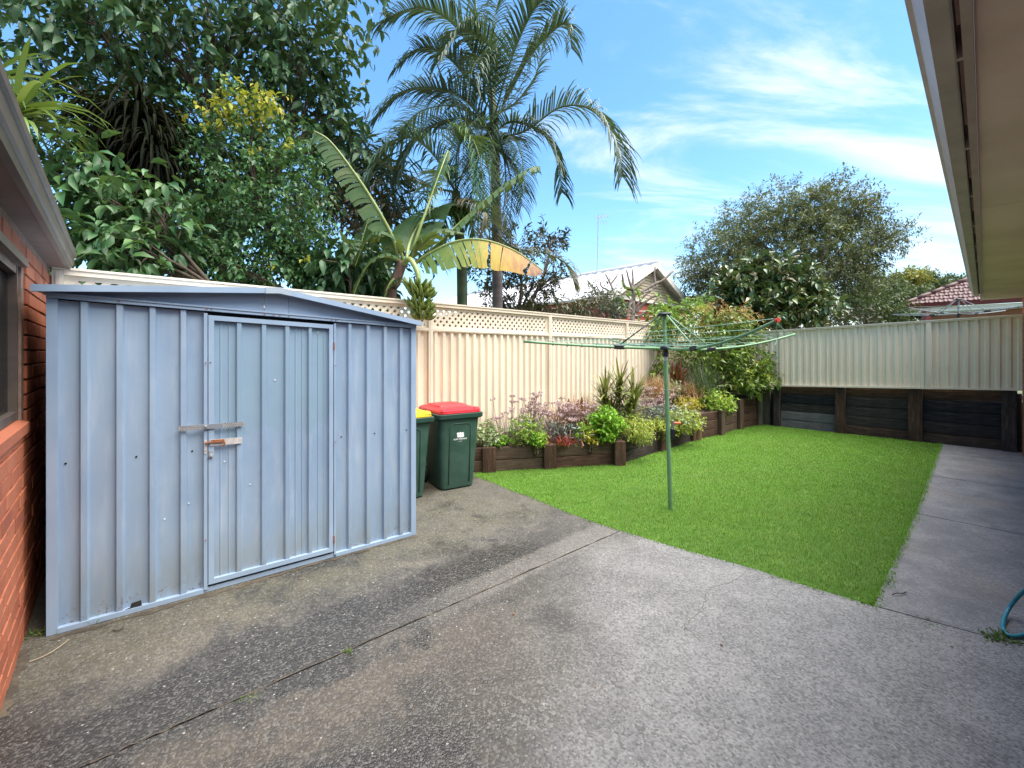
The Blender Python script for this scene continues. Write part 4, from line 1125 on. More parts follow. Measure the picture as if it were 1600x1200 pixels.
# ================================================================== garden hose, weeds, litter
M['hose'] = simple('teal_hose', (.02, .22, .30), (.03, .27, .34), 20, .38)
hp = [G(1625, 905, .35), G(1598, 925, .18), G(1578, 948, .06), G(1567.5, 972, .014), G(1570, 988, .012), G(1582, 994, .012), G(1600, 992, .012), G(1640, 985, .012)]
b = MB(); b.tube(bez(hp, 40), .0105, 10)
o = b.build('garden_hose', M['hose'], loc=G(1600, 990), smooth=True); tag(o, 'teal garden hose looped on the path by the house wall', 'hose')
M['weed'] = leaf_mat('weed_leaves', [(.10, .22, .03), (.16, .28, .05), (.2, .26, .08)], trans=.3)
def weed(px_, n, rad, h, label):
    c = G(*px_); pos = np.array(c)[None] + np.stack([rng.normal(0, rad, n), rng.normal(0, rad * .6, n), np.zeros(n)], 1)
    co, tr = leaves(pos, np.stack([rng.normal(0, .8, n), rng.normal(0, .8, n), rng.uniform(.2, 1, n)], 1), rsph(n), rng.uniform(.4, 1, n) * h, rng.uniform(.12, .25, n) * h)
    tri_object('weed', co, tr, M['weed'], loc=c, label=label, cat='weed', kind='stuff')
for p_, n, r_, h, lb in (((1560, 996), 90, .045, .05, 'tuft of green weeds in the joint beside the teal hose'), ((1450, 972), 30, .05, .02, 'small weeds in the joint near the path corner'), ((544, 1019), 25, .014, .03, 'single green weed in the long joint of the patio'),
                          ((146, 973), 35, .012, .045, 'small green weed at the foot of the shed near its left corner'), ((385, 1090), 40, .03, .018, 'mossy weeds along the joint at the lower left'), ((60, 990), 40, .03, .04, 'dry weeds between brick wall and shed')): weed(p_, n, r_, h, lb)
M['twig'] = simple('twig_bark', (.05, .035, .03), rough=.8)
M['straw'] = simple('dry_stem', (.35, .28, .2), rough=.8)
def stick(pts, r_, mat, label):
    b = MB(); b.tube(bez(pts, 10), r_, 6); c = Vector(pts[0])
    o = b.build('twig', M[mat], loc=c); tag(o, label, 'twig')
stick([G(1394, 929, .006), G(1402, 926.5, .012), G(1409, 927.5, .006), G(1416, 925, .010)], .0035, 'twig', 'small black twig on the path near the lawn corner')
stick([G(46, 1034, .006), G(75, 1022, .010), G(100, 1005, .02), G(108, 998, .03)], .0022, 'straw', 'pale dry stem on the concrete by the shed corner')
stick([G(176, 984, .006), G(186, 985, .007), G(193, 978, .01)], .0028, 'twig', 'curled dark twig in front of the shed wall')
M['dead'] = simple('dead_leaf', (.12, .055, .03), (.2, .12, .06), 20, .8)
dl = MB(); dl.add([(0, 0, 0), (.012, .012, .006), (.03, .010, .004), (.042, 0, .008), (.03, -.010, .005), (.012, -.012, .004)], [(0, 1, 2, 3, 4, 5)])
dme = bpy.data.meshes.new('dead_leaf'); dme.from_pydata(dl.v, [], dl.f); dme.materials.append(M['dead'])
LEAF_AT = ['dry brown leaf at the front corner of the lawn', 'dry brown leaf on the joint between patio and path', 'dry brown leaf on the patio below the long joint', 'dry brown leaf on the pale open patio below the lawn edge',
           'dry brown leaf on the concrete just in front of the red lidded bin', 'dry brown leaf on the concrete between the bins and the lawn', 'dry brown leaf on the concrete in front of the shed door', 'dry brown leaf on the patio nearest the teal hose',
           'dry brown leaf in the lower middle of the patio', 'dry brown leaf on the concrete off the right corner of the shed', 'dry brown leaf on the patio right of the joint end', 'dry brown leaf near the curved lawn edge on the side slab']
for i, (x_, y_) in enumerate(((1340, 925), (1455, 968), (800, 960), (1130, 1010), (690, 800), (740, 812), (470, 905), (1490, 1012), (930, 1075), (610, 870), (1010, 905), (850, 805))):
    o = bpy.data.objects.new('dead_leaf', dme); COL.objects.link(o); o.location = G(x_, y_, .003); o.rotation_euler = (random.uniform(-.2, .2), random.uniform(-.2, .2), random.uniform(0, 6.3)); s_ = random.uniform(.35, .7); o.scale = (s_, s_, s_)
    tag(o, LEAF_AT[i], 'leaf', 'dry leaves on the concrete')
# ================================================================== houses behind the fences
M['red_brick'] = brick_mat('red_brick', [(0, (.30, .075, .05)), (.5, (.36, .10, .07)), (1, (.25, .06, .045))])
M['white_roof'] = simple('pale_metal_roof', (.66, .66, .68), (.58, .58, .61), 2, .45)
M['white_trim'] = simple('white_trim', (.74, .71, .66), rough=.6)
M['clad'] = simple('cream_cladding', (.62, .53, .38), (.55, .47, .34), 3, .7)
M['pinkwall'] = simple('pink_brick_wall', (.45, .24, .20), (.38, .19, .16), 12, .8)
Hh = thing('gabled_house', 'red brick house with a pale metal gable roof behind the lattice fence', 'house', P(1012, 553, 16) - Vector((0, 0, .8)))
ap = P(1012, 414, 16.0)
def HB(t, s, z): return Vector((ap.x + AX * t + BX * s, ap.y + AY * t + BY * s, z))     # t along the gable face, s back from it
zA = ap.z; hw_ = 2.55; zE = 3.60; Lh = 12.0
for sg in (-1, 1):
    n = 24
    for k in range(2):
        b = MB(); s0, s1 = -.35 + (Lh + .35) * k / 2, -.35 + (Lh + .35) * (k + 1) / 2
        prof = []
        m_ = 30
        for i in range(m_ + 1):
            s_ = s0 + (s1 - s0) * i / m_; prof.append((s_, .045 if i % 2 == 0 else 0))
        vs = []
        for s_, o_ in prof: vs += [HB(0, s_, zA + o_), HB(sg * (hw_ + .3), s_, zE - .12 + o_)]
        b.add(vs, [(2 * i, 2 * i + 2, 2 * i + 3, 2 * i + 1) for i in range(len(prof) - 1)])
        b.build('roof_sheet', M['white_roof'], Hh)
    b = MB(); b.hexa([HB(0, -.40, zA - .17), HB(sg * (hw_ + .32), -.40, zE - .30), HB(sg * (hw_ + .32), -.36, zE - .30), HB(0, -.36, zA - .17), HB(0, -.40, zA + .05), HB(sg * (hw_ + .32), -.40, zE - .08), HB(sg * (hw_ + .32), -.36, zE - .08), HB(0, -.36, zA + .05)]); b.build('barge_board', M['white_trim'], Hh)
    b = MB(); b.tube([HB(sg * (hw_ + .36), -.35, zE - .16), HB(sg * (hw_ + .36), Lh, zE - .16)], .065, 8); b.build('gutter', M['white_trim'], Hh)
    b = MB(); b.hexa([HB(sg * hw_ - .06, 0.07, .5), HB(sg * hw_ + .06, .07, .5), HB(sg * hw_ + .06, Lh, .5), HB(sg * hw_ - .06, Lh, .5), HB(sg * hw_ - .06, .07, zE - .1), HB(sg * hw_ + .06, .07, zE - .1), HB(sg * hw_ + .06, Lh, zE - .1), HB(sg * hw_ - .06, Lh, zE - .1)]); b.build('wall', M['red_brick'], Hh)
b = MB(); b.tube([HB(0, -.4, zA + .05), HB(0, Lh, zA + .05)], .08, 8); b.build('ridge_cap', M['white_roof'], Hh)
nb2 = 12
for i in range(nb2):
    z0 = zE - .05 + (zA - zE) * i / nb2; z1 = zE - .05 + (zA - zE) * (i + 1) / nb2 - .012
    w0, w1 = hw_ * (zA - z0) / (zA - zE + .12), hw_ * (zA - z1) / (zA - zE + .12)
    b = MB(); b.hexa([HB(-w0, -.02, z0), HB(w0, -.02, z0), HB(w0, .05, z0), HB(-w0, .05, z0), HB(-w1, 0, z1), HB(w1, 0, z1), HB(w1, .05, z1), HB(-w1, .05, z1)]); b.build('gable_board', M['clad'], Hh)
b = MB(); b.hexa([HB(-hw_ + .06, .0, .5), HB(hw_ - .06, .0, .5), HB(hw_ - .06, .065, .5), HB(-hw_ + .06, .065, .5), HB(-hw_ + .06, .0, zE - .1), HB(hw_ - .06, 0, zE - .1), HB(hw_ - .06, .065, zE - .1), HB(-hw_ + .06, .065, zE - .1)]); b.build('wall', M['red_brick'], Hh)
b = MB(); b.hexa([HB(-hw_ - .3, -.1, zE - .13), HB(hw_ + .3, -.1, zE - .13), HB(hw_ + .3, -.03, zE - .13), HB(-hw_ - .3, -.03, zE - .13), HB(-hw_ - .3, -.1, zE - .02), HB(hw_ + .3, -.1, zE - .02), HB(hw_ + .3, -.03, zE - .02), HB(-hw_ - .3, -.03, zE - .02)]); b.build('beam', M['white_trim'], Hh)
for k in range(5):
    z = 2.45 + k * .19
    b = MB(); b.tube([HB(-1.6 + .2 * k, -.06, z - .02 * k), HB(2.2, -.06, z + .01 * k)], .014, 5); b.build('wall_batten', M['white_trim'], Hh)
p0 = P(1044, 470, 21); p1 = P(1079, 470, 21)
Pk = thing('pink_house', 'small pink brick building with a flat pale eave, right of the gabled house', 'house', (p0.x + .8, 21, .8))
b = MB(); b.box(((p0.x + P(1078, 0, 21).x) / 2, 22.5, 2.2), ((P(1078, 0, 21).x - p0.x) / 2, 0, 0), (0, 1.5, 0), (0, 0, 1.95)); wl_ = b.build('wall', M['pinkwall'], Pk)
b = MB(); b.box(((p0.x + p1.x) / 2, 22.3, 4.23), ((p1.x - p0.x) / 2 + .25, 0, 0), (0, 2.0, 0), (0, 0, .09)); b.build('roof', M['clad'], Pk)
q0 = P(1068, 488, 20.98); b = MB(); b.box((q0.x + .08, 20.97, q0.z), (.16, 0, 0), (0, .02, 0), (0, 0, .35)); b.build('window', M['dark_room'], wl_)
# antenna
an_b, an_t = P(932, 432, 17.5), P(935, 335, 17.5)
an = thing('tv_antenna', 'thin tall television antenna mast above the pale roof', 'antenna', an_b)
b = MB(); b.tube([an_b - Vector((0, 0, .6)), an_t], .022, 6); b.build('mast', M['galv'], an)
b = MB(); d = Vector((.8, -.55, 0)).normalized(); b.tube([an_t - d * .15 - Vector((0, 0, .12)), an_t + d * .45 - Vector((0, 0, .12))], .012, 5); bm_ = b.build('boom', M['galv'], an)
for k in range(6):
    c = an_t + d * (-.12 + .11 * k) - Vector((0, 0, .12)); b = MB(); b.tube([c - Vector((.15, .22, 0)), c + Vector((.15, .22, 0))], .008, 5); b.build('element', M['galv'], bm_)
for k in range(3):
    c = an_t + d * (.1 + .12 * k) - Vector((0, 0, .36)); b = MB(); b.tube([c - Vector((.1, .3, 0)), c + Vector((.1, .3, 0))], .009, 5); b.build('element', M['galv'], an)
# tiled house on the right
M['tile_r'] = simple('red_brown_tiles', (.085, .036, .035), (.12, .06, .058), 8, .6, objvar=.25)
M['fascia_r'] = simple('maroon_trim', (.12, .014, .014), rough=.45)
Th = thing('tiled_house', 'brick house with a red brown tiled hip roof beyond the far fence', 'house', P(1500, 553, 19) - Vector((0, 0, .8)))
ce = P(1412, 476, 20.0); zT = ce.z
def TB(s, t, z): return Vector((ce.x - BX * s + AX * t, ce.y - BY * s + AY * t, z))      # s along the front eave to the right, t back
pitch = .56
D_ = 5.0
rowsT = 18; nT = 0
tm = bpy.data.meshes.new('roof_tile')
tv = []; prof = [(-.15, .0), (-.09, .028), (-.03, .0), (.03, .0), (.09, .028), (.15, .0)]
for u, o_ in prof: tv += [(u, 0, o_ + .022), (u, .36, o_ - .012), ]
tv2 = tv + [(u, 0, o_ - .004) for u, o_ in prof]
tm.from_pydata(tv2, [], [(2 * i, 2 * i + 2, 2 * i + 3, 2 * i + 1) for i in range(5)] + [(12 + i, 13 + i, 2 * i + 2, 2 * i) for i in range(5)]); tm.materials.append(M['tile_r'])
angT = math.atan2(-BY, -BX)
stf = MB()
for r_ in range(rowsT):
    t = r_ * .30
    s = t + .05 + (.15 if r_ % 2 else 0)
    while s < 9:
        if r_ < 10 and s < 6.6 and nT < 200:
            o = bpy.data.objects.new('roof_tile', tm); COL.objects.link(o); o.parent = Th
            p = TB(s, t, zT + t * pitch) - ORG[Th.name]; o.location = p; o.rotation_euler = (math.atan(pitch), 0, angT); nT += 1
        else:
            stf.add([TB(s - .15, t, zT + t * pitch + .02), TB(s, t, zT + t * pitch + .05), TB(s + .15, t, zT + t * pitch + .02), TB(s + .15, t + .33, zT + (t + .33) * pitch), TB(s, t + .33, zT + (t + .33) * pitch + .02), TB(s - .15, t + .33, zT + (t + .33) * pitch)], [(0, 1, 4, 5), (1, 2, 3, 4)])
        s += .30
tag(stf.build('roof_tiling', M['tile_r'], Th), kind='stuff')
b = MB(); b.add([TB(0, 0, zT - .02), TB(9, 0, zT - .02), TB(9, 5.2, zT - .02 + 5.2 * pitch), TB(5.2, 5.2, zT - .02 + 5.2 * pitch)], [(0, 1, 2, 3)]); b.add([TB(0, 0, zT - .02), TB(5.2, 5.2, zT - .02 + 5.2 * pitch), TB(0, 10.4, zT - .02)], [(0, 1, 2)]); b.build('roof', M['tile_r'], Th)
for k in range(12):
    t0, t1 = k * .42, k * .42 + .44; b = MB(); b.tube([TB(t0, t0, zT + t0 * pitch + .05), TB(t1, t1, zT + t1 * pitch + .04)], [.10, .085], 8); b.build('hip_tile', M['fascia_r'] if False else M['tile_r'], Th, smooth=True)
b = MB(); b.hexa([TB(-.05, -.12, zT - .20), TB(9, -.12, zT - .20), TB(9, -.02, zT - .20), TB(-.05, -.02, zT - .20), TB(-.05, -.14, zT - .02), TB(9, -.14, zT - .02), TB(9, -.02, zT - .02), TB(-.05, -.02, zT - .02)]); b.build('gutter', M['fascia_r'], Th)
b = MB(); b.hexa([TB(.02, .0, zT - .40), TB(9, .0, zT - .40), TB(9, .65, zT - .40), TB(.02, .65, zT - .40), TB(.02, .0, zT - .21), TB(9, .0, zT - .21), TB(9, .65, zT - .21), TB(.02, .65, zT - .21)]); b.build('eave', M['white_trim'], Th)
b = MB(); b.hexa([TB(.7, .7, .6), TB(9, .7, .6), TB(9, 6, .6), TB(.7, 6, .6), TB(.7, .7, zT - .38), TB(9, .7, zT - .38), TB(9, 6, zT - .38), TB(.7, 6, zT - .38)]); wl_ = b.build('wall', M['mortar'], Th)
st = MB()
for r_ in range(34):
    z = .7 + r_ * .0865 + .04
    if z > zT - .42: break
    s = .72 - (.12 if r_ % 2 else 0)
    while s < 6.5:
        st.hexa([TB(max(s, .7), .68, z - .036), TB(s + .228, .68, z - .036), TB(s + .228, .72, z - .036), TB(max(s, .7), .72, z - .036), TB(max(s, .7), .68, z + .036), TB(s + .228, .68, z + .036), TB(s + .228, .72, z + .036), TB(max(s, .7), .72, z + .036)]); s += .24
M['far_brick'] = simple('far_brown_brick', (.36, .17, .10), (.27, .12, .08), 5, .8)
tag(st.build('brickwork', M['far_brick'], wl_), kind='stuff')
b = MB(); q_ = P(1447, 480, 19.0); b.box((q_.x, q_.y, 2.2), (.11, 0, 0), (0, .11, 0), (0, 0, 1.3)); b.build('downpipe', M['fascia_r'], Th)
# second clothesline beyond the far fence
M['grey_paint'] = simple('grey_hoist', (.14, .15, .17), (.2, .2, .22), 15, .45)
hb = P(1498, 495, 9.3); hb.z = .80
tips = []
for k in range(4):
    a = R(12) + math.pi / 2 * k - math.pi / 2
    tips.append(((hb.x + 1.35 * math.cos(a), hb.y + 1.35 * math.sin(a), 2.56), .02))
clothesline(hb, (hb.x, hb.y, 2.78), 2.44, tips, .36, (M['grey_paint'], M['black_pl'], M['grey_paint']), 'grey rotary clothesline seen over the far cream fence', False, 5, .0, .022)

# ================================================================== vegetation
def pick(*c): return list(c)
M['bark'] = simple('bark', (.07, .05, .035), (.13, .10, .075), 12, .9, bump=.8, bscale=30, bdist=.02, stretch=(1, 1, .3))
M['bark_grey'] = simple('grey_bark', (.14, .115, .10), (.24, .20, .175), 8, .85, bump=.6, bscale=30, bdist=.02)
M['fig'] = leaf_mat('fig_leaves', [(0.022, 0.065, 0.028), (0.034, 0.102, 0.040), (0.054, 0.136, 0.053), (0.046, 0.121, 0.053), (0.085, 0.178, 0.065)], rough=.40, trans=.14, spec=.42)
M['fig_big'] = leaf_mat('big_leaf', [(0.038, 0.115, 0.043), (0.054, 0.149, 0.057), (0.074, 0.176, 0.065), (0.108, 0.216, 0.068)], rough=.40, trans=.16, spec=.42)
M['fig_obj'] = leaf_mat('big_leaf_single', [(0.039, 0.111, 0.042), (0.058, 0.150, 0.055), (0.085, 0.182, 0.062), (0.130, 0.221, 0.072)], rough=.40, trans=.16, spec=.42, per='object')
M['weep'] = leaf_mat('weeping_leaves', [(0.026, 0.088, 0.035), (0.042, 0.136, 0.051), (0.064, 0.176, 0.058), (0.096, 0.208, 0.064), (0.072, 0.160, 0.064)], rough=.40, trans=.18, spec=.42)
M['yellow_leaf'] = leaf_mat('yellow_leaves', [(0.480, 0.504, 0.048), (0.600, 0.564, 0.072), (0.408, 0.432, 0.048), (0.650, 0.552, 0.072)], rough=.45, trans=.35)
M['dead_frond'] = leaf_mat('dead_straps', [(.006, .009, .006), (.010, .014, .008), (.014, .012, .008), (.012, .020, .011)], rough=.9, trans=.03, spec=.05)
M['strap'] = leaf_mat('strap_leaves', [(.10, .18, .03), (.16, .25, .05), (.06, .12, .03), (.24, .30, .09)], rough=.42, trans=.25)
M['palm'] = leaf_mat('palm_leaflets', [(0.032, 0.078, 0.055), (0.046, 0.102, 0.069), (0.065, 0.119, 0.078), (0.037, 0.082, 0.046), (0.087, 0.129, 0.078)], rough=.48, trans=.15, spec=.4)
M['palm_green'] = leaf_mat('palm_leaflets_fresh', [(0.055, 0.132, 0.044), (0.088, 0.176, 0.061), (0.121, 0.209, 0.077)], rough=.35, trans=.2, spec=.55)
M['palm_dry'] = leaf_mat('palm_leaflets_dry', [(.14, .13, .075), (.2, .17, .10), (.09, .10, .06)], rough=.6, trans=.2)
M['rachis'] = simple('frond_stalk', (.07, .12, .045), (.12, .15, .06), 8, .45)
M['palm_trunk'] = simple('palm_trunk', (.13, .10, .10), (.20, .165, .16), 3, .7, bump=.5, bscale=14, bdist=.02, stretch=(.3, .3, 3))
M['palm_trunk_g'] = simple('green_palm_trunk', (.05, .085, .035), (.09, .12, .05), 3, .6, bump=.3, bscale=14, bdist=.02, stretch=(.3, .3, 3))
def banana_mat(name, c1, c2, c3):
    m = NT(name); v = m.pos()
    n = m.noise(v, 3.5, 5, .6); col = m.ramp(n, [(.3, c1), (.5, c2), (.72, c3)])
    m.set(Base_Color=col, Roughness=.5, Specular_IOR_Level=.35)
    tr = m.n.new('ShaderNodeBsdfTranslucent'); m.l.new(m.mix(.4, col, (.35, .42, .05)), tr.inputs[0]); mx = m.n.new('ShaderNodeMixShader'); mx.inputs[0].default_value = .28
    m.l.new(m.bs.outputs[0], mx.inputs[1]); m.l.new(tr.outputs[0], mx.inputs[2]); m.l.new(mx.outputs[0], m.out.inputs[0]); return m.mat
M['ban'] = banana_mat('banana_blade', (.045, .10, .038), (.07, .14, .052), (.13, .17, .075))
M['ban_dk'] = banana_mat('banana_blade_dark', (.025, .065, .022), (.035, .085, .03), (.055, .11, .035))
M['ban_pale'] = banana_mat('banana_blade_pale', (.12, .19, .10), (.17, .24, .13), (.22, .28, .16))
def ban_yellow():
    m = NT('banana_blade_yellowing'); v = m.pos()
    sp = m.n.new('ShaderNodeSeparateXYZ'); m.l.new(v, sp.inputs[0])
    f_ = m.math('ADD', sp.outputs[0], m.math('MULTIPLY', m.math('SUBTRACT', m.noise(m.pos(scale=(9, 9, 1.2)), 2.2, 5, .65), .5), 1.1))
    mr = m.rampv(f_, -1.0, .35, 0, 1, False)
    col = m.ramp(mr, [(0, (.16, .25, .06)), (.35, (.28, .33, .08)), (.55, (.55, .40, .06)), (.8, (.46, .24, .06)), (1, (.22, .11, .07))])
    m.set(Base_Color=col, Roughness=.45)
    tr = m.n.new('ShaderNodeBsdfTranslucent'); m.l.new(col, tr.inputs[0]); mx = m.n.new('ShaderNodeMixShader'); mx.inputs[0].default_value = .3
    m.l.new(m.bs.outputs[0], mx.inputs[1]); m.l.new(tr.outputs[0], mx.inputs[2]); m.l.new(mx.outputs[0], m.out.inputs[0]); return m.mat
M['ban_y'] = ban_yellow()
M['ban_trunk'] = simple('banana_stem', (.12, .07, .05), (.22, .13, .10), 6, .7, bump=.3, bscale=15, bdist=.02, stretch=(1, 1, .3))
M['ban_stalk'] = simple('banana_stalk', (.20, .26, .07), (.28, .33, .11), 6, .4)
M['ban_fruit'] = simple('green_banana', (.11, .16, .022), (.17, .21, .035), 30, .4, objvar=.3)
M['mag'] = leaf_mat('magnolia_leaves', [(0.024, 0.068, 0.033), (0.036, 0.098, 0.039), (0.053, 0.120, 0.045), (0.150, 0.203, 0.053), (0.135, 0.083, 0.038), (0.045, 0.105, 0.045)], rough=.28, trans=.1, spec=.6)
M['mag_dk'] = leaf_mat('dark_loquat_leaves', [(0.029, 0.039, 0.023), (0.046, 0.065, 0.036), (0.065, 0.058, 0.036), (0.039, 0.072, 0.042), (0.091, 0.065, 0.046)], rough=.4, trans=.1)
M['rusty'] = leaf_mat('rusty_leaves', [(0.065, 0.065, 0.036), (0.117, 0.085, 0.046), (0.058, 0.085, 0.046), (0.156, 0.104, 0.058)], rough=.5, trans=.12)
M['greyleaf'] = leaf_mat('grey_leaves', [(.13, .15, .11), (.20, .21, .17), (.10, .12, .08), (.28, .28, .24)], rough=.5, trans=.15)
M['paper'] = leaf_mat('paperbark_leaves', [(.10, .125, .05), (.12, .15, .06), (.155, .17, .08), (.09, .11, .045), (.17, .17, .09)] or [(0.074, 0.115, 0.047), (0.101, 0.142, 0.061), (0.135, 0.169, 0.074), (0.115, 0.128, 0.068), (0.176, 0.189, 0.101)], rough=.55, trans=.2)
M['paper2'] = leaf_mat('paperbark_tips', [(0.168, 0.120, 0.072), (0.120, 0.120, 0.066), (0.180, 0.144, 0.090)], rough=.6, trans=.2)
M['far_green'] = leaf_mat('far_leaves', [(.05, .085, .03), (.075, .115, .04), (.10, .135, .05), (.04, .07, .03)], rough=.6, trans=.15)
M['far_yel'] = leaf_mat('far_yellow_leaves', [(.28, .27, .035), (.22, .23, .04), (.34, .30, .05)], rough=.6, trans=.2)
M['bright'] = leaf_mat('bright_leaves', [(0.120, 0.240, 0.036), (0.180, 0.324, 0.048), (0.240, 0.384, 0.072)], rough=.45, trans=.3)

def foliage(blobs, spacing, per, tw, L, Wr, droop=.3, shape=LEAF_S, jit=.35, shell=.5):
    """leaf sprays through a set of ellipsoid lobes (centre, radii, density); returns points, triangles, base, dirs of twigs"""
    Pn, Dn, Un, Ln = [], [], [], []; tw_b, tw_d = [], []
    for c, r_, dens in blobs:
        c = np.array(c); r_ = np.array(r_); n = int(dens)
        d = rsph(n); rad = rng.uniform(0, 1, n) ** shell
        bumpy = 1 + .22 * np.sin(d[:, 0] * 5 + c[0] * 3) * np.sin(d[:, 2] * 6 + c[2] * 2) + rng.normal(0, .08, n)
        p = c + d * r_ * (rad * bumpy)[:, None]
        td = nrm(d * .7 + rng.normal(0, .55, (n, 3)) + np.array([0, 0, -droop * .6]))
        tw_b.append(p); tw_d.append(td)
        for k in range(per):
            t = (k + rng.uniform(0, 1, n)) / per
            q = p + td * (t * tw)[:, None]
            side = nrm(np.cross(td, rsph(n)))
            ld = nrm(td * .55 + side * .9 + rng.normal(0, jit, (n, 3)) * .6 + np.array([0, 0, -droop]))
            Pn.append(q); Dn.append(ld); Un.append(nrm(np.array([0, 0, 1.0]) + rng.normal(0, .45, (n, 3)))); Ln.append(L * rng.uniform(.45, 1.25, n))
    pos = np.concatenate(Pn); dd = np.concatenate(Dn); up = np.concatenate(Un); LL = np.concatenate(Ln)
    return pos, dd, up, LL, LL * Wr, np.concatenate(tw_b), np.concatenate(tw_d)
def B(x_, y_, d, rx, ry, n, rz=None):      # lobe by picture position, picture radii and distance
    s = d / F
    return (tuple(P(x_, y_, d)), (rx * s, (rz if rz is not None else (rx + ry) / 2) * s, ry * s), n)
def grow(o, base, fork, blobs, twb, r0, bark, ntw=40, bend=.15, twr=.006, trunk=True):
    base, fork = Vector(base), Vector(fork)
    if trunk:
        b = MB(); pts = bez([base, base.lerp(fork, .5) + Vector((random.uniform(-.1, .1), random.uniform(-.1, .1), 0)), fork], 8); b.tube(pts, [r0 * (1.15 - .45 * i / 8) for i in range(9)], 9); b.build('trunk', bark, o, smooth=True)
    i0 = 0
    for c, r_, n in blobs:
        c = Vector(c); mid = fork.lerp(c, .5) + Vector((random.uniform(-1, 1), random.uniform(-1, 1), random.uniform(-.2, .8))) * bend * (c - fork).length
        pts = bez([fork - Vector((0, 0, r0)), mid, c], 8)
        b = MB(); b.tube(pts, [r0 * .62 * (1 - .8 * i / 8) + .004 for i in range(9)], 6, caps=False); b.build('limb', bark, o, smooth=True)
        tb = MB(); k = int(n); sel = rng.choice(k, min(ntw, k), replace=False)
        for j in sel:
            e = Vector(twb[i0 + j]); q_ = pts[random.choice((4, 5, 6, 7, 8))]; m2 = q_.lerp(e, .5) + Vector((random.uniform(-1, 1), random.uniform(-1, 1), random.uniform(-.5, 1))) * .12 * (e - q_).length
            tb.tube([q_, m2, e], [twr * 2, twr * 1.4, twr * .6], 4, caps=False)
        tag(tb.build('twig', bark, o, smooth=True), kind='stuff')
        i0 += k
def tree(name, label, cat, base, fork, blobs, mat, per, tw, L, Wr, droop=.3, shape=LEAF_S, r0=.12, bark='bark', ntw=30, group=None, singles=0, smat=None, shell=.5, bend=.15, twr=.006, trunk=True, vis=None):
    o = thing(name, label, cat, base, group)
    pos, dd, up, LL, WW, twb, twd = foliage(blobs, 0, per, tw, L, Wr, droop, shape, shell=shell)
    grow(o, base, fork, blobs, twb, r0, M[bark], ntw, bend, twr, trunk)
    if singles:      # the leaves that show largest become objects of their own
        dist = np.linalg.norm(pos - np.array([0, 0, CAMH]), axis=1); inv = pos[:, 1] > 0
        if vis is not None: dist = dist + np.where(vis(pos), 0, 50)
        order = np.argsort(dist)[:singles]
        lme = []
        for v_ in range(3):
            co, tr = leaves(np.zeros((1, 3)), np.array([[1.0, 0, 0]]), np.array([[0, 0, 1.0]]), 1.0, Wr * (1 + .12 * (v_ - 1)), LEAF_L)
            me = bpy.data.meshes.new('leaf'); me.from_pydata(co.tolist(), [], tr.tolist()); me.materials.append(M[smat or mat]); me.polygons.foreach_set('use_smooth', [True] * len(me.polygons)); lme.append(me)
        O_ = ORG[o.name]
        for k in order:
            l_ = bpy.data.objects.new('leaf', lme[k % 3]); COL.objects.link(l_); l_.parent = o
            x_ = Vector(dd[k]).normalized(); y_ = Vector(up[k]).cross(x_).normalized(); z_ = x_.cross(y_)
            l_.location = Vector(pos[k]) - O_; l_.rotation_euler = Matrix((x_, y_, z_)).transposed().to_euler(); s_ = float(LL[k]); l_.scale = (s_, s_, s_)
        m_ = np.ones(len(pos), bool); m_[order] = False
        pos, dd, up, LL, WW = pos[m_], dd[m_], up[m_], LL[m_], WW[m_]
    co, tr = leaves(pos, dd, up, LL, WW, shape)
    tri_object('foliage', co, tr, M[mat], parent=o, kind='stuff', smooth=(shape is LEAF_L))
    return o
def more_leaves(o, blobs, mat, per, tw, L, Wr, droop=.3, shape=LEAF_S, name='foliage', shell=.5):
    pos, dd, up, LL, WW, twb, twd = foliage(blobs, 0, per, tw, L, Wr, droop, shape, shell=shell)
    co, tr = leaves(pos, dd, up, LL, WW, shape); tri_object(name, co, tr, M[mat], parent=o, kind='stuff')

# ---- big-leaved tree at the left
bl = [B(330, 55, 6.6, 170, 80, 240), B(150, 40, 6.2, 120, 70, 150), B(470, 90, 7.2, 80, 95, 190), B(245, 160, 6.8, 100, 55, 90), B(520, 190, 7.4, 45, 50, 80), B(80, 120, 6.0, 60, 60, 60), B(400, -40, 6.8, 220, 70, 200), B(120, -60, 6.2, 180, 70, 150)]
tree('fig_tree', 'tall dark tree with large glossy leaves filling the upper left', 'tree', (-4.9, 7.2, -.06), (-4.6, 7.0, 3.4), bl, 'fig', 6, .42, .205, .42, .5, LEAF_L, .17, 'bark', 22)
bl = [B(175, 320, 4.75, 95, 85, 105), B(110, 270, 4.6, 60, 55, 55), B(205, 395, 4.55, 55, 45, 50), B(150, 390, 4.5, 45, 40, 40), B(250, 345, 4.9, 50, 60, 45), B(95, 345, 4.5, 35, 50, 26)]
tree('rubber_tree', 'leafy branch clump with big light green leaves hanging above the shed roof edge', 'tree', (-3.6, 5.2, -.06), (-3.5, 5.1, 2.4), bl, 'fig_big', 5, .26, .17, .46, .55, LEAF_L, .035, 'bark', 12, singles=300, smat='fig_obj', vis=lambda p: p[:, 2] > 2.1)
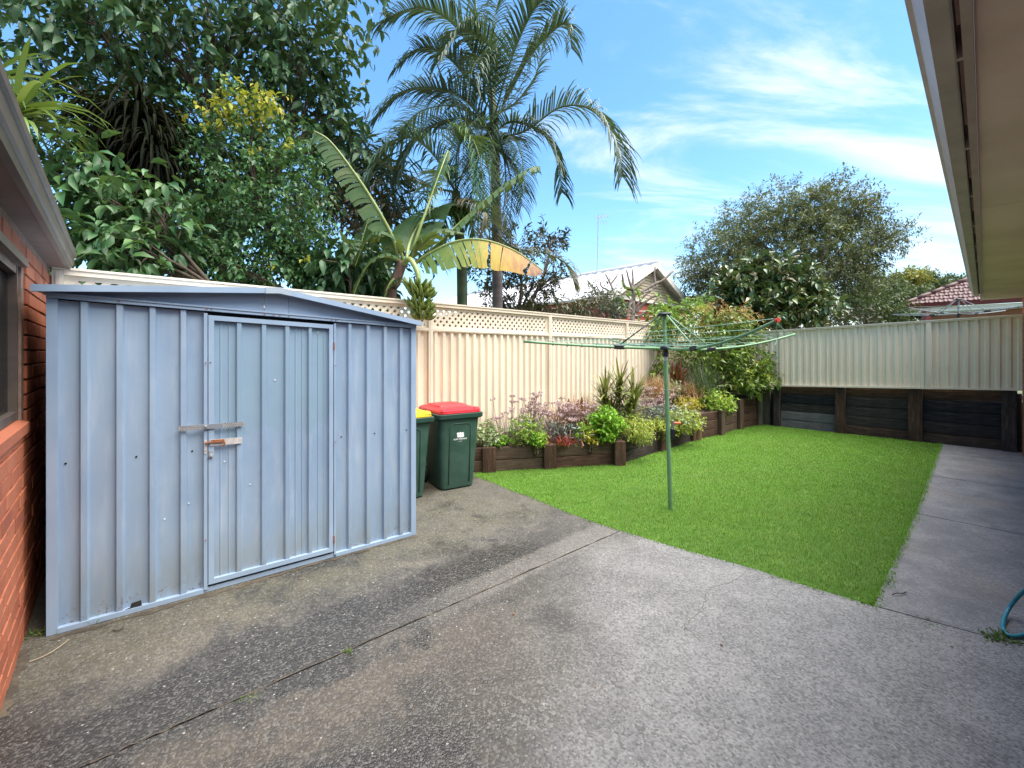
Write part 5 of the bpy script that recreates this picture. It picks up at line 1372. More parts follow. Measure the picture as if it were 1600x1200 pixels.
# ---- fine-leaved fig with yellow new growth
bl = [B(390, 205, 6.2, 80, 65, 330), B(320, 265, 6.0, 80, 65, 420), B(410, 320, 5.9, 100, 80, 620), B(300, 365, 5.7, 60, 60, 320), B(455, 390, 6.0, 60, 55, 330), B(430, 255, 6.3, 60, 60, 280), B(360, 415, 5.6, 95, 32, 300), B(510, 420, 6.1, 45, 40, 130), B(270, 405, 5.6, 40, 40, 120)]
wp = tree('weeping_fig', 'fine leaved green tree with a yellow patch of new growth behind the shed', 'tree', (-2.9, 6.3, -.06), (-2.8, 6.2, 2.2), bl, 'weep', 6, .24, .088, .5, .45, LEAF_S, .10, 'bark', 26, shell=.55)
more_leaves(wp, [B(383, 165, 5.8, 42, 28, 46), B(345, 178, 5.75, 22, 20, 18), B(416, 158, 5.8, 24, 18, 16), B(412, 232, 5.8, 14, 10, 4), B(282, 205, 5.8, 25, 12, 3), B(450, 220, 5.8, 22, 14, 3), B(470, 405, 5.5, 45, 28, 3)], 'yellow_leaf', 5, .14, .095, .55, .5, name='new_growth')
# ---- dead skirt of an old dracaena, and the live spiky head at the roof edge
def rosette(name, label, cat, base, heads, mat, n, L, w, droop, el=(-.2, 1.0), stem=.05, bark='bark', group=None, headname='leaf_rosette', seg=5, along=.15):
    o = thing(name, label, cat, base, group)
    for (c, s_) in heads:
        c = Vector(c)
        b = MB(); b.tube(bez([base, Vector(base).lerp(c, .5), c], 6), [stem, stem, stem * .9, stem * .85, stem * .8, stem * .8, stem * .7], 8); b.build('stem', M[bark], o, smooth=True)
        az = rng.uniform(0, 2 * np.pi, n); e = rng.uniform(*el, n)
        d = np.stack([np.cos(az) * np.cos(e), np.sin(az) * np.cos(e), np.sin(e)], 1)
        bs = np.array(c)[None] + np.stack([np.zeros(n), np.zeros(n), rng.uniform(-along, .06, n) * L * s_], 1)
        co, tr = blades(bs, d, L * s_ * rng.uniform(.65, 1.1, n), w * s_, droop * rng.uniform(.5, 1.5, n), seg=seg)
        tri_object(headname, co, tr, M[mat], parent=o, kind='stuff')
    return o
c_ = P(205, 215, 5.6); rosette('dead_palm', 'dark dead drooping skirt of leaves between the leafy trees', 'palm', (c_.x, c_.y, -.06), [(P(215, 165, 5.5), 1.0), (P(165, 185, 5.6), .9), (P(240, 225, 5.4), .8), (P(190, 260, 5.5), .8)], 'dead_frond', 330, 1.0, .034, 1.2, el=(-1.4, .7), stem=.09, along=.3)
c_ = P(25, 170, 4.2)
rosette('dracaena', 'spiky strap leaved plant leaning over the left house gutter', 'plant', (c_.x - .3, c_.y + 1.2, -.06), [(P(22, 178, 4.25), 1.0), (P(-25, 130, 4.3), .9), (P(-10, 215, 4.3), .8)], 'strap', 80, .92, .052, .7, el=(-.3, 1.2), stem=.04)

# ---- palms
def frond(o, pts, mat, Ll=.62, n=46, w=.036, rr_=.018, droop=.9, name='frond', fold=.25, back=.5):
    pl = bez(pts, 36); b = MB(); b.tube(pl, [rr_ * (1 - .85 * i / 36) + .002 for i in range(37)], 6, caps=False)
    fr_ = b.build(name, M['rachis'], o, smooth=True)
    bs, ds, ls = [], [], []
    for i in range(n):
        t = .10 + .90 * i / (n - 1); f_ = t * 36; k = min(int(f_), 35)
        p = pl[k].lerp(pl[k + 1], f_ - k); tn = (pl[k + 1] - pl[max(k - 1, 0)]).normalized()
        sd_ = tn.cross(Vector((0, 0, 1)));
        if sd_.length < .25: sd_ = tn.cross(Vector((.6, -.8, 0)))
        sd_.normalize(); up = sd_.cross(tn)
        for s_ in (-1, 1):
            d = (sd_ * s_ * .9 + tn * (.45 + .5 * t) + up * fold + Vector((random.uniform(-.13, .13), random.uniform(-.13, .13), random.uniform(-.13, .13))))
            bs.append(p); ds.append(d); ls.append(Ll * (.55 + .9 * math.sin(math.pi * min(1, .18 + .72 * t)) * .62) * random.uniform(.8, 1.1))
    co, tr = blades(np.array(bs), np.array(ds), np.array(ls), w, droop * rng.uniform(.5, 1.5, len(bs)), seg=4, width_prof=lambda t: 1.0 if t < .5 else 1 - (t - .5) * 1.3)
    tri_object('leaflet', co, tr, M[mat], parent=fr_, kind='stuff')
Yp = 8.4
tb_ = P(776, 480, Yp); pal = thing('palm_tree', 'tall feather palm with a grey trunk rising above the lattice fence', 'palm', (tb_.x, Yp, -.06))
b = MB(); pts = bez([(tb_.x + .02, Yp, -.06), P(777, 420, Yp), P(775, 320, Yp), P(773, 215, Yp)], 20); b.tube(pts, [.105 - .015 * i / 20 for i in range(21)], 14); b.build('trunk', M['palm_trunk'], pal, smooth=True)
b = MB(); b.tube([P(773, 218, Yp), P(771, 180, Yp), P(768, 140, Yp)], [.10, .09, .055], 12); b.build('crownshaft', M['palm_trunk_g'], pal, smooth=True)
def pf(lst, dz=0.0): return [P(x_, y_, Yp + d) for x_, y_, d in lst]
frs = [([(772, 215, 0), (820, 205, -.2), (875, 168, -.5), (925, 172, -.8), (962, 222, -1.1), (972, 275, -1.2)], 'palm', .75, 54),
       ([(772, 190, 0), (800, 140, .1), (826, 92, .2), (858, 55, .2), (884, 38, .1), (893, 75, 0)], 'palm', .62, 50),
       ([(770, 180, 0), (765, 120, -.5), (752, 90, -.9), (735, 120, -1.2), (727, 190, -1.3), (722, 265, -1.4)], 'palm', .62, 50),
       ([(768, 170, 0), (745, 95, -.2), (705, 35, -.4), (655, 12, -.7), (605, 28, -1.0)], 'palm', .72, 52),
       ([(768, 165, 0), (760, 90, .2), (745, 25, .4), (742, -40, .6), (735, -90, .9)], 'palm', .6, 44),
       ([(770, 165, 0), (778, 95, .4), (772, 30, .8), (790, -30, 1.2)], 'palm', .55, 40),
       ([(768, 205, 0), (730, 160, -.3), (690, 140, -.6), (640, 140, -.9), (598, 172, -1.1)], 'palm', .72, 50),
       ([(768, 225, 0), (735, 215, .2), (690, 200, .5), (640, 205, .8), (600, 235, 1.0), (575, 262, 1.1)], 'palm', .66, 46),
       ([(768, 215, 0), (745, 190, -.5), (722, 215, -.9), (715, 270, -1.1), (718, 335, -1.2)], 'palm_green', .55, 42),
       ([(772, 225, 0), (800, 215, -.6), (815, 245, -.9), (820, 300, -1.0)], 'palm', .5, 34),
       ([(770, 140, 0), (775, 90, -.3), (745, 55, -.6), (715, 50, -.9), (690, 90, -1.1)], 'palm', .6, 44),
       ([(770, 180, 0), (800, 165, .6), (835, 120, 1.1), (850, 60, 1.5)], 'palm', .5, 34),
       ([(770, 205, 0), (785, 235, -.4), (790, 290, -.6), (782, 360, -.7)], 'palm', .55, 44),
       ([(769, 205, 0), (758, 225, -.6), (765, 280, -.9), (768, 345, -1.0)], 'palm_green', .5, 44),
       ([(770, 210, 0), (800, 190, -.4), (845, 205, -.6), (870, 250, -.7), (878, 300, -.7)], 'palm', .55, 44),
       ([(770, 200, 0), (720, 185, -.4), (670, 200, -.6), (635, 245, -.8), (620, 300, -.9)], 'palm', .6, 46),
       ([(771, 190, 0), (790, 120, -.5), (812, 60, -.8), (835, 15, -1.0), (860, -10, -1.1)], 'palm', .6, 44),
       ([(770, 210, 0), (735, 178, .3), (700, 165, .6), (655, 175, .9), (625, 205, 1.1)], 'palm', .6, 40),
       ([(770, 175, 0), (735, 130, -.1), (700, 90, -.3), (660, 75, -.5), (625, 100, -.7)], 'palm', .6, 42),
       ([(770, 220, 0), (790, 250, -.5), (800, 300, -.7), (795, 350, -.8)], 'palm_dry', .4, 30),
       ([(769, 195, 0), (755, 200, -.5), (745, 245, -.9), (742, 300, -1.0)], 'palm', .55, 40),
       ([(769, 200, 0), (750, 240, -.4), (738, 300, -.6), (735, 350, -.7)], 'palm_green', .5, 34)]
for pts, m_, Ll, n in frs: frond(pal, pf(pts), m_, Ll, int(n * 1.55), w=.026)
Yq = 7.4
tb2 = P(722, 480, Yq); pal2 = thing('palm_tree', 'shorter feather palm with a green trunk right of the banana bunch', 'palm', (tb2.x, Yq, -.06))
b = MB(); pts = bez([(tb2.x, Yq, -.06), P(722, 440, Yq), P(718, 370, Yq), P(712, 300, Yq)], 16); b.tube(pts, [.098 - .02 * i / 16 for i in range(17)], 14); b.build('trunk', M['palm_trunk_g'], pal2, smooth=True)
def qf(lst): return [P(x_, y_, Yq + d) for x_, y_, d in lst]
frs = [([(712, 300, 0), (680, 245, -.2), (640, 215, -.3), (600, 235, -.5), (570, 290, -.6)], 'palm', .55, 40),
       ([(712, 300, 0), (715, 235, -.2), (735, 215, -.4), (752, 260, -.6), (755, 330, -.7)], 'palm_green', .55, 40),
       ([(712, 300, 0), (665, 290, .3), (610, 265, .5), (555, 235, .7), (520, 240, .8)], 'palm_dry', .42, 34),
       ([(714, 310, 0), (745, 320, -.5), (765, 345, -.7), (760, 400, -.8)], 'palm_dry', .55, 34),
       ([(714, 305, 0), (750, 340, .4), (800, 385, .5), (850, 395, .5), (884, 412, .5), (897, 440, .5)], 'palm_dry', .52, 40),
       ([(712, 300, 0), (690, 270, -.5), (672, 290, -.8), (660, 350, -.9)], 'palm_green', .5, 34),
       ([(712, 300, 0), (735, 250, .3), (775, 235, .5), (805, 260, .6), (815, 320, .6)], 'palm', .5, 34),
       ([(713, 305, 0), (700, 330, -.3), (690, 370, -.4), (688, 410, -.4)], 'palm_green', .45, 30),
       ([(714, 305, 0), (730, 330, -.2), (742, 370, -.3), (742, 410, -.3)], 'palm_green', .45, 30)]
for pts, m_, Ll, n in frs: frond(pal2, qf(pts), m_, Ll, int(n * 1.5), w=.026)
# ---- banana plant
Yb = 5.85
bb0 = P(612, 470, Yb + .1); ban = thing('banana_plant', 'banana plant behind the fence with a hanging green bunch and a yellowing leaf', 'banana plant', (bb0.x, Yb, -.06))
b = MB(); pts = bez([(bb0.x - .05, Yb + .05, -.06), P(608, 480, Yb), P(618, 440, Yb - .05), P(630, 408, Yb - .1)], 14); b.tube(pts, [.09, .09, .09, .088, .086, .084, .082, .08, .078, .075, .072, .07, .066, .062, .058], 12); b.build('pseudostem', M['ban_trunk'], ban, smooth=True)
def banleaf(pts, w, mat, dsag=(1.0, 1.0), torn=.5, seed=0, mid=.014, sides=(-1, 1), nst=26, petiole=.12, sidev=None):
    """torn banana blade: strips off a midrib, each strip its own fold, with gaps where the wind has split it"""
    rs = random.Random(seed)
    pl = bez(pts, 40); b = MB(); b.tube(pl, [mid * 1.8 * (1 - .85 * i / 40) + .002 for i in range(41)], 6, caps=False); lf = b.build('leaf', M['ban_stalk'], ban, smooth=True)
    vb = MB()
    for s_, sag in zip(sides, dsag if len(sides) == 2 else (dsag[0],)):
        t = petiole
        while t < .995:
            step = rs.uniform(.6, 1.5) * (1 - petiole) / nst * (1.6 if rs.random() > torn else 1); t1 = min(t + step, 1.0)
            gapw = .12 * step if rs.random() < torn else 0
            rows = []
            for tt in (t, t1 - gapw):
                f_ = tt * 40; k = min(int(f_), 39); p = pl[k].lerp(pl[k + 1], f_ - k); tn = (pl[k + 1] - pl[max(k - 1, 0)]).normalized()
                sd_ = Vector(sidev).normalized() if sidev else tn.cross(Vector((0, 0, 1)))
                if sd_.length < .2: sd_ = tn.cross(Vector((.5, -.8, .1)))
                sd_ = (sd_ - tn * sd_.dot(tn)).normalized(); ww = w * (math.sin(math.pi * (.08 + .92 * (tt - petiole) / (1 - petiole)) ** .75) ** .55) if tt < .999 else w * .05
                d = (sd_ * s_ + tn * .30 + Vector((0, 0, .25))).normalized(); row = [p]; q_ = p
                for j in range(4):
                    q_ = q_ + d * ww / 4; row.append(q_); d = (d + Vector((0, 0, -1)) * sag * (.35 + .12 * j)).normalized()
                rows.append(row)
            if gapw: 
                jit = Vector((rs.uniform(-.02, .02), rs.uniform(-.02, .02), rs.uniform(-.03, .02)))
                for j in range(1, 5): rows[0][j] = rows[0][j] + jit * j / 4; rows[1][j] = rows[1][j].lerp(rows[0][j], .12 * j * rs.random()) + jit * j / 4
            vs = rows[0] + rows[1]; vb.add(vs, [(j, j + 1, j + 6, j + 5) for j in range(4)])
            t = t1
    tag(vb.build('blade', M[mat], lf, smooth=True), kind='stuff')
def bf(lst): return [P(x_, y_, Yb + d) for x_, y_, d in lst]
banleaf(bf([(628, 425, 0), (612, 368, -.15), (580, 310, -.3), (545, 258, -.45), (515, 220, -.55), (492, 205, -.6)]), .27, 'ban', (.6,), .75, 3, nst=40, sides=(1,), sidev=(-.35, -.2, -.9))
banleaf(bf([(627, 425, .02), (611, 368, -.13), (579, 310, -.28), (544, 258, -.43), (514, 220, -.53), (491, 205, -.58)]), .10, 'ban', (1.3,), .7, 43, nst=34, sides=(1,), sidev=(.5, .8, -.1))
banleaf(bf([(640, 408, 0), (655, 360, 0), (670, 318, .1), (690, 262, .3), (700, 235, .5)]), .10, 'ban', (.6, .6), .5, 5, petiole=.55)
banleaf(bf([(645, 415, -.05), (668, 398, -.2), (710, 378, -.35), (755, 375, -.45), (805, 392, -.5), (850, 424, -.5)]), .46, 'ban_y', (.25,), .3, 8, nst=24, petiole=.12, mid=.012, sides=(1,), sidev=(0, -.35, -1))
banleaf(bf([(648, 412, .05), (680, 386, .15), (725, 343, .3), (780, 296, .4), (832, 262, .45), (842, 270, .5)]), .22, 'ban', (.8, 1.5), .9, 13, nst=30, petiole=.10)
banleaf(bf([(635, 410, .2), (640, 380, .5), (655, 350, .8), (680, 325, 1.1), (715, 330, 1.4), (740, 350, 1.5)]), .45, 'ban_dk', (.4, .5), .3, 21, nst=16)
banleaf(bf([(632, 415, .1), (655, 385, .1), (690, 362, .0), (725, 365, -.1)]), .32, 'ban_dk', (.3, .9), .4, 24, nst=16)
banleaf(bf([(630, 412, -.02), (605, 400, -.2), (578, 410, -.3), (556, 450, -.35), (545, 490, -.35)]), .26, 'ban_dk', (.8, .8), .6, 51, nst=20)
banleaf(bf([(632, 410, .0), (618, 380, -.1), (592, 365, -.2), (570, 380, -.25), (555, 415, -.25)]), .24, 'ban_dk', (.9, .9), .7, 52, nst=20)
banleaf(bf([(626, 430, -.02), (612, 440, -.14), (602, 462, -.18), (598, 500, -.18)]), .15, 'ban_dk', (.5, .5), .8, 53, nst=16)
bl = [B(560, 265, 8.6, 60, 45, 60), B(600, 300, 8.4, 50, 40, 60), B(520, 240, 8.6, 30, 40, 30)]
more_leaves(pal2, bl, 'palm', 7, .5, .5, .055, .7, LEAF_D, name='lower_leaflets')
# bunch
stk_ = bez([P(628, 415, Yb - .08), P(640, 405, Yb - .25), P(652, 425, Yb - .38), P(655, 452, Yb - .42), P(657, 500, Yb - .42)], 16)
b = MB(); b.tube(stk_, [.035] * 9 + [.03] * 8, 8); bun = b.build('banana_bunch', M['ban_stalk'], ban, smooth=True)
fm_ = MB(); prof_ = bez([(0, 0, 0), (.035, 0, -.012), (.075, 0, -.004), (.11, 0, .028), (.128, 0, .055)], 8); fm_.tube(prof_, [.007, .014, .0185, .0195, .019, .018, .015, .009, .004], 6)
fme = bpy.data.meshes.new('banana'); fme.from_pydata([tuple(v) for v in fm_.v], [], fm_.f); fme.materials.append(M['ban_fruit']); fme.polygons.foreach_set('use_smooth', [True] * len(fme.polygons))
O_ = ORG[ban.name]; nf = 0
for hnd in range(7):
    yy = (445, 453, 461, 472, 480, 488, 495)[hnd]; cpt = P((651, 656, 660, 655, 659, 661, 660)[hnd], yy, Yb - .42)
    for tier in range(2):
        kf = 9 if hnd < 5 else 7
        for k in range(kf):
            a = 2 * math.pi * k / kf + hnd * .5 + tier * .28
            if 1.0 < a % 6.283 < 2.0: continue
            o = bpy.data.objects.new('banana', fme); COL.objects.link(o); o.parent = bun
            tilt = (-.15 + .45 * tier) + random.uniform(-.12, .12)
            o.location = cpt + Vector((math.cos(a) * .028, math.sin(a) * .028, -.022 * tier)) - O_
            o.rotation_euler = (random.uniform(-.15, .15), -tilt * .8, a + random.uniform(-.08, .08)); s_ = random.uniform(.9, 1.12) * (1.28 - .05 * hnd); o.scale = (s_, s_, s_); nf += 1
# dark young banana shoots and undergrowth left of it
def rosleaf(lst, w, seed, mat='ban_dk'): banleaf([P(x_, y_, d) for x_, y_, d in lst], w, mat, (.3, .5), .15, seed, nst=14, petiole=.15)
rosleaf([(560, 480, 6.1), (552, 430, 6.0), (545, 390, 5.95), (530, 360, 5.9)], .22, 31)
rosleaf([(575, 480, 6.2), (590, 430, 6.15), (600, 390, 6.1), (595, 355, 6.1)], .26, 32)
rosleaf([(520, 480, 6.1), (505, 440, 6.0), (490, 410, 5.95), (470, 400, 5.9)], .22, 33)
rosleaf([(545, 485, 6.4), (560, 430, 6.5), (565, 380, 6.6), (580, 330, 6.7)], .3, 34)
bl = [B(545, 410, 5.9, 50, 40, 50), B(520, 450, 6.0, 50, 30, 40), B(580, 440, 6.3, 40, 40, 40)]
tree('shrub', 'dark broad leaved undergrowth between the shed roof and the banana plant', 'shrub', (-2.2, 6.0, -.06), (-2.2, 6.0, 1.9), bl, 'fig', 6, .2, .19, .42, .6, LEAF_L, .04, 'bark', 8)
bl = [B(500, 300, 7.6, 40, 45, 90), B(570, 330, 7.8, 50, 50, 110), B(630, 370, 8.0, 60, 60, 110), B(470, 340, 7.5, 35, 30, 50)]
tree('shrub', 'mid green leafy tree half hidden behind the banana leaves', 'tree', (-2.0, 8.0, -.06), (-2.1, 7.9, 2.6), bl, 'rusty', 6, .25, .14, .4, .5, LEAF_S, .06, 'bark', 18)

# ---- behind the lattice fence
bl = [B(805, 385, 9.6, 50, 38, 90), B(862, 372, 9.8, 28, 20, 45), B(775, 430, 9.5, 45, 45, 90), B(835, 440, 9.6, 52, 40, 100), B(790, 470, 9.4, 55, 25, 60), B(870, 425, 9.8, 18, 22, 20)]
tree('loquat_tree', 'dark brown green leathery tree behind the palm trunks', 'tree', (.0, 9.6, -.06), (.05, 9.6, 2.2), bl, 'mag_dk', 7, .2, .15, .32, .1, LEAF_S, .08, 'bark', 20)
bl = [B(875, 482, 9.3, 55, 18, 110), B(915, 484, 9.6, 30, 16, 50), B(830, 490, 9.2, 30, 14, 40)]
tree('shrub', 'rusty brown low shrub just above the lattice behind the fence', 'shrub', (1.15, 9.4, -.06), (1.15, 9.4, 1.6), bl, 'rusty', 6, .18, .13, .3, .15, LEAF_S, .04, 'bark', 14)
bl = [B(948, 472, 10.2, 22, 26, 60), B(925, 455, 10.3, 18, 14, 22), B(965, 490, 10.1, 25, 18, 40)]
tree('shrub', 'pale grey leaved shrub in front of the gabled house', 'shrub', (2.15, 10.2, -.06), (2.15, 10.2, 1.9), bl, 'greyleaf', 6, .18, .14, .3, .1, LEAF_S, .04, 'bark_grey', 14)
# frangipani: forked bare branches with a few leaves
fr = thing('frangipani_tree', 'bare forked grey branches of a frangipani in front of the red brick wall', 'tree', (2.62, 10.6, -.06))
def fq(x_, y_, d): return P(800 + x_ * .2, 300 + y_ * .2, d)
segs = [([(935, 1100), (940, 990), (948, 850)], .075), ([(948, 850), (945, 770), (880, 740), (862, 640)], .05), ([(945, 770), (1000, 720), (1035, 690)], .04), ([(945, 800), (1000, 790), (1120, 715), (1180, 690), (1260, 615)], .042), ([(1120, 715), (1112, 640), (1120, 585)], .03),
        ([(880, 985), (920, 880), (948, 820)], .05), ([(880, 985), (780, 900), (700, 850), (640, 760), (590, 690)], .042), ([(700, 850), (760, 780), (700, 740), (690, 700)], .03), ([(860, 990), (800, 800), (770, 720), (730, 640)], .035), ([(770, 720), (810, 670), (825, 640)], .028),
        ([(945, 770), (915, 690), (895, 610)], .034), ([(940, 760), (945, 680), (938, 600)], .032), ([(960, 950), (1020, 880), (1080, 830), (1160, 800)], .04), ([(970, 980), (1060, 930), (1130, 840), (1165, 810)], .034), ([(940, 960), (1000, 850), (1060, 790), (1140, 730)], .034), ([(800, 800), (700, 790), (660, 730)], .026), ([(1020, 790), (1085, 770), (1100, 770)], .026)]
for i, (sg, r_) in enumerate(segs):
    d0 = 10.6 + (i % 5 - 2) * .12; pts = bez([fq(x_, y_, d0 + .05 * k) for k, (x_, y_) in enumerate(sg)], 10)
    b = MB(); b.tube(pts, [r_ * (1 - .45 * k / 10) for k in range(11)], 7); b.build('trunk' if i == 0 else 'branch', M['bark_grey'], fr, smooth=True)
bl = [B(975, 462, 10.5, 18, 12, 14), B(1032, 470, 10.4, 20, 12, 14), B(960, 480, 10.5, 16, 14, 14), B(1045, 490, 10.2, 22, 14, 20), B(1030, 500, 10.0, 30, 14, 30)]
more_leaves(fr, bl, 'bright', 5, .12, .20, .34, .35)
# ---- right background
bl = [B(1125, 405, 17, 55, 50, 420), B(1165, 360, 17.3, 45, 48, 380), B(1235, 335, 17.5, 60, 45, 480), B(1300, 325, 17.4, 55, 42, 420), B(1250, 400, 17.2, 85, 75, 900), B(1335, 385, 17.2, 45, 48, 380), B(1392, 368, 17.0, 32, 20, 90), B(1310, 450, 17.2, 60, 50, 520), B(1150, 450, 17.0, 70, 45, 480), B(1085, 430, 16.8, 24, 34, 90), B(1350, 330, 17.1, 24, 24, 80), B(1360, 420, 17.1, 26, 30, 110)]
pb_ = tree('paperbark_tree', 'large fine leaved grey green tree rising behind the far fence', 'tree', P(1240, 553, 17.3) - Vector((0, 0, .8)), P(1240, 470, 17.3), bl, 'paper', 15, .44, .165, .27, .12, LEAF_D, .20, 'bark_grey', 12, shell=.45, twr=.007)
more_leaves(pb_, [B(1392, 368, 17.0, 34, 22, 60), B(1350, 335, 17.1, 50, 30, 90), B(1300, 310, 17.1, 60, 25, 60), B(1100, 420, 16.9, 40, 45, 60)], 'paper2', 8, .35, .14, .25, .1, LEAF_D, name='seed_sprays')
bl = [B(1200, 432, 13.4, 60, 28, 170), B(1155, 462, 13.2, 44, 36, 150), B(1245, 462, 13.3, 42, 36, 150), B(1200, 485, 13.1, 80, 26, 200), B(1270, 490, 13.3, 26, 18, 50), B(1130, 490, 13.1, 30, 20, 60)]
tree('magnolia_tree', 'dense rounded magnolia with dark glossy leaves behind the fence corner', 'tree', P(1200, 553, 13.3) - Vector((0, 0, .8)), P(1200, 500, 13.3), bl, 'mag', 9, .30, .27, .44, .02, LEAF_L, .1, 'bark', 14)
bl = [B(1370, 485, 16, 42, 22, 260), B(1330, 480, 16, 25, 26, 130), B(1400, 490, 15.8, 25, 14, 100)]
tree('shrub', 'dark green dense bush left of the tiled house', 'shrub', P(1370, 553, 16) - Vector((0, 0, .8)), P(1370, 500, 16), bl, 'far_green', 8, .22, .13, .4, .1, LEAF_D, .06, 'bark', 10)
bl = [B(1120, 505, 14.2, 40, 14, 130), B(1200, 503, 14.2, 50, 14, 170), B(1285, 500, 14.4, 45, 15, 150), B(1345, 498, 14.6, 30, 14, 90)]
tree('hedge', 'low dark hedge along the fence under the magnolia', 'hedge', P(1230, 553, 14.3) - Vector((0, 0, .8)), P(1230, 510, 14.3), bl, 'mag_dk', 8, .2, .14, .4, .1, LEAF_D, .05, 'bark', 8)
for (x_, y_, d, rx, ry, n, mt, lb) in ((1412, 440, 26, 26, 16, 240, 'far_yel', 'yellow flowering tree on the far skyline'), (1370, 455, 25, 34, 24, 300, 'far_green', 'mid green far tree left of the yellow one'), (1450, 447, 28, 34, 16, 280, 'far_green', 'olive green far tree right of the yellow one'),
                                       (1490, 445, 30, 30, 12, 220, 'far_green', 'low green far tree above the tiled hip'), (1395, 470, 22, 36, 22, 260, 'far_green', 'green far tree below the yellow one'), (1445, 470, 23, 40, 16, 240, 'far_green', 'green hedge like tree behind the maroon eave'), (1440, 430, 34, 14, 12, 90, 'far_yel', 'pale rounded tree top on the skyline')):
    bl = [B(x_, y_, d, rx, ry, n), B(x_ - rx * .5, y_ + ry * .6, d, rx * .7, ry * .7, n // 2), B(x_ + rx * .5, y_ + ry * .7, d, rx * .7, ry * .7, n // 2)]
    tree('tree', lb, 'tree', P(x_, 553, d) - Vector((0, 0, .8)), P(x_, y_ + ry, d), bl, mt, 8, .4, .26, .4, .1, LEAF_D, .12, 'bark', 6, group='trees on the far skyline', twr=.012)

# ================================================================== garden bed plants
M['g_var'] = leaf_mat('variegated_leaves', [(.12, .22, .06), (.25, .33, .14), (.45, .50, .30), (.16, .26, .05), (.55, .57, .38)], trans=.25)
M['g_char'] = leaf_mat('chartreuse_leaves', [(0.250, 0.425, 0.037), (0.350, 0.525, 0.062), (0.188, 0.338, 0.037)], trans=.3)
M['g_bright'] = leaf_mat('bright_shrub', [(0.125, 0.325, 0.013), (0.200, 0.450, 0.019), (0.275, 0.550, 0.031), (0.088, 0.237, 0.015)], trans=.3, rough=.4)
M['g_lime'] = leaf_mat('lime_leaves', [(0.390, 0.494, 0.065), (0.520, 0.585, 0.104), (0.286, 0.403, 0.052)], trans=.3)
M['g_yel'] = leaf_mat('golden_leaves', [(.50, .42, .03), (.58, .48, .06), (.38, .36, .04)], trans=.3)
M['g_silver'] = leaf_mat('silver_leaves', [(.27, .34, .30), (.36, .43, .39), (.20, .27, .23)], trans=.12, rough=.6)
M['g_pink'] = leaf_mat('pink_florets', [(.52, .33, .35), (.60, .46, .45), (.46, .29, .31), (.60, .50, .46)], trans=.15, rough=.7)
M['g_purple'] = simple('purple_stems', (.22, .13, .15), (.28, .2, .17), 20, .6)
M['g_red'] = leaf_mat('red_leaves', [(0.224, 0.017, 0.021), (0.294, 0.035, 0.035), (0.154, 0.014, 0.017), (0.280, 0.070, 0.049)], trans=.25, rough=.4)
M['g_burg'] = leaf_mat('burgundy_leaves', [(.10, .008, .018), (.15, .012, .025), (.07, .008, .015)], trans=.2, rough=.4)
M['g_tan'] = leaf_mat('tan_grass', [(0.414, 0.218, 0.103), (0.517, 0.299, 0.149), (0.322, 0.161, 0.081), (0.575, 0.380, 0.218)], trans=.2, rough=.6)
M['g_spike'] = leaf_mat('spiky_leaves', [(0.143, 0.203, 0.042), (0.220, 0.270, 0.059), (0.288, 0.304, 0.084), (0.169, 0.135, 0.050), (0.101, 0.151, 0.034)], trans=.2, rough=.4)
M['g_rush'] = leaf_mat('rush_blades', [(0.048, 0.088, 0.040), (0.080, 0.128, 0.064), (0.104, 0.144, 0.064)], trans=.15)
M['g_shrub'] = leaf_mat('garden_shrub', [(0.072, 0.156, 0.018), (0.108, 0.204, 0.024), (0.168, 0.264, 0.036), (0.240, 0.324, 0.048), (0.054, 0.120, 0.018)], trans=.25, rough=.38)
M['g_peach'] = leaf_mat('peach_tips', [(.50, .22, .12), (.45, .30, .10), (.55, .33, .16)], trans=.3)
M['g_stem'] = simple('garden_stem', (.08, .06, .03), (.12, .09, .05), 20, .8)
def gpos(x_, y_, d): 
    p = P(x_, y_, d); return p
def shrub(label, x_, y_, d, rx, ry, n, mat, L, Wr, per=5, tw=.08, droop=.1, name='shrub', cat='shrub', shape=LEAF_S, shell=.45, parts=(), extra=()):
    """one garden plant: picture centre, distance, picture radii"""
    c = P(x_, y_, d); zb = max(.2, c.z - ry * d / F - .12)
    o = thing(name, label, cat, (c.x, c.y, zb))
    bl = [B(x_, y_, d, rx, ry, n)] + [B(*e) for e in extra]
    pos, dd, up, LL, WW, twb, twd = foliage(bl, 0, per, tw, L, Wr, droop, shape, shell=shell)
    k = pos[:, 2] > zb; pos, dd, up, LL, WW = pos[k], dd[k], up[k], LL[k], WW[k]
    co, tr = leaves(pos, dd, up, LL, WW, shape); tri_object('foliage', co, tr, M[mat], parent=o, kind='stuff')
    b = MB()
    for j in rng.choice(len(twb), min(14, len(twb)), replace=False):
        e = Vector(twb[j])
        if e.z > zb: b.tube([(c.x + random.uniform(-.03, .03), c.y + random.uniform(-.03, .03), zb), Vector((c.x, c.y, zb)).lerp(e, .5) + Vector((0, 0, .03)), e], [.008, .006, .003], 5, caps=False)
    tag(b.build('stem', M['g_stem'], o), kind='stuff')
    for mt, bls, per2, tw2, L2, W2, nm in parts: more_leaves(o, [B(*e) for e in bls], mt, per2, tw2, L2, W2, .1, name=nm)
    return o
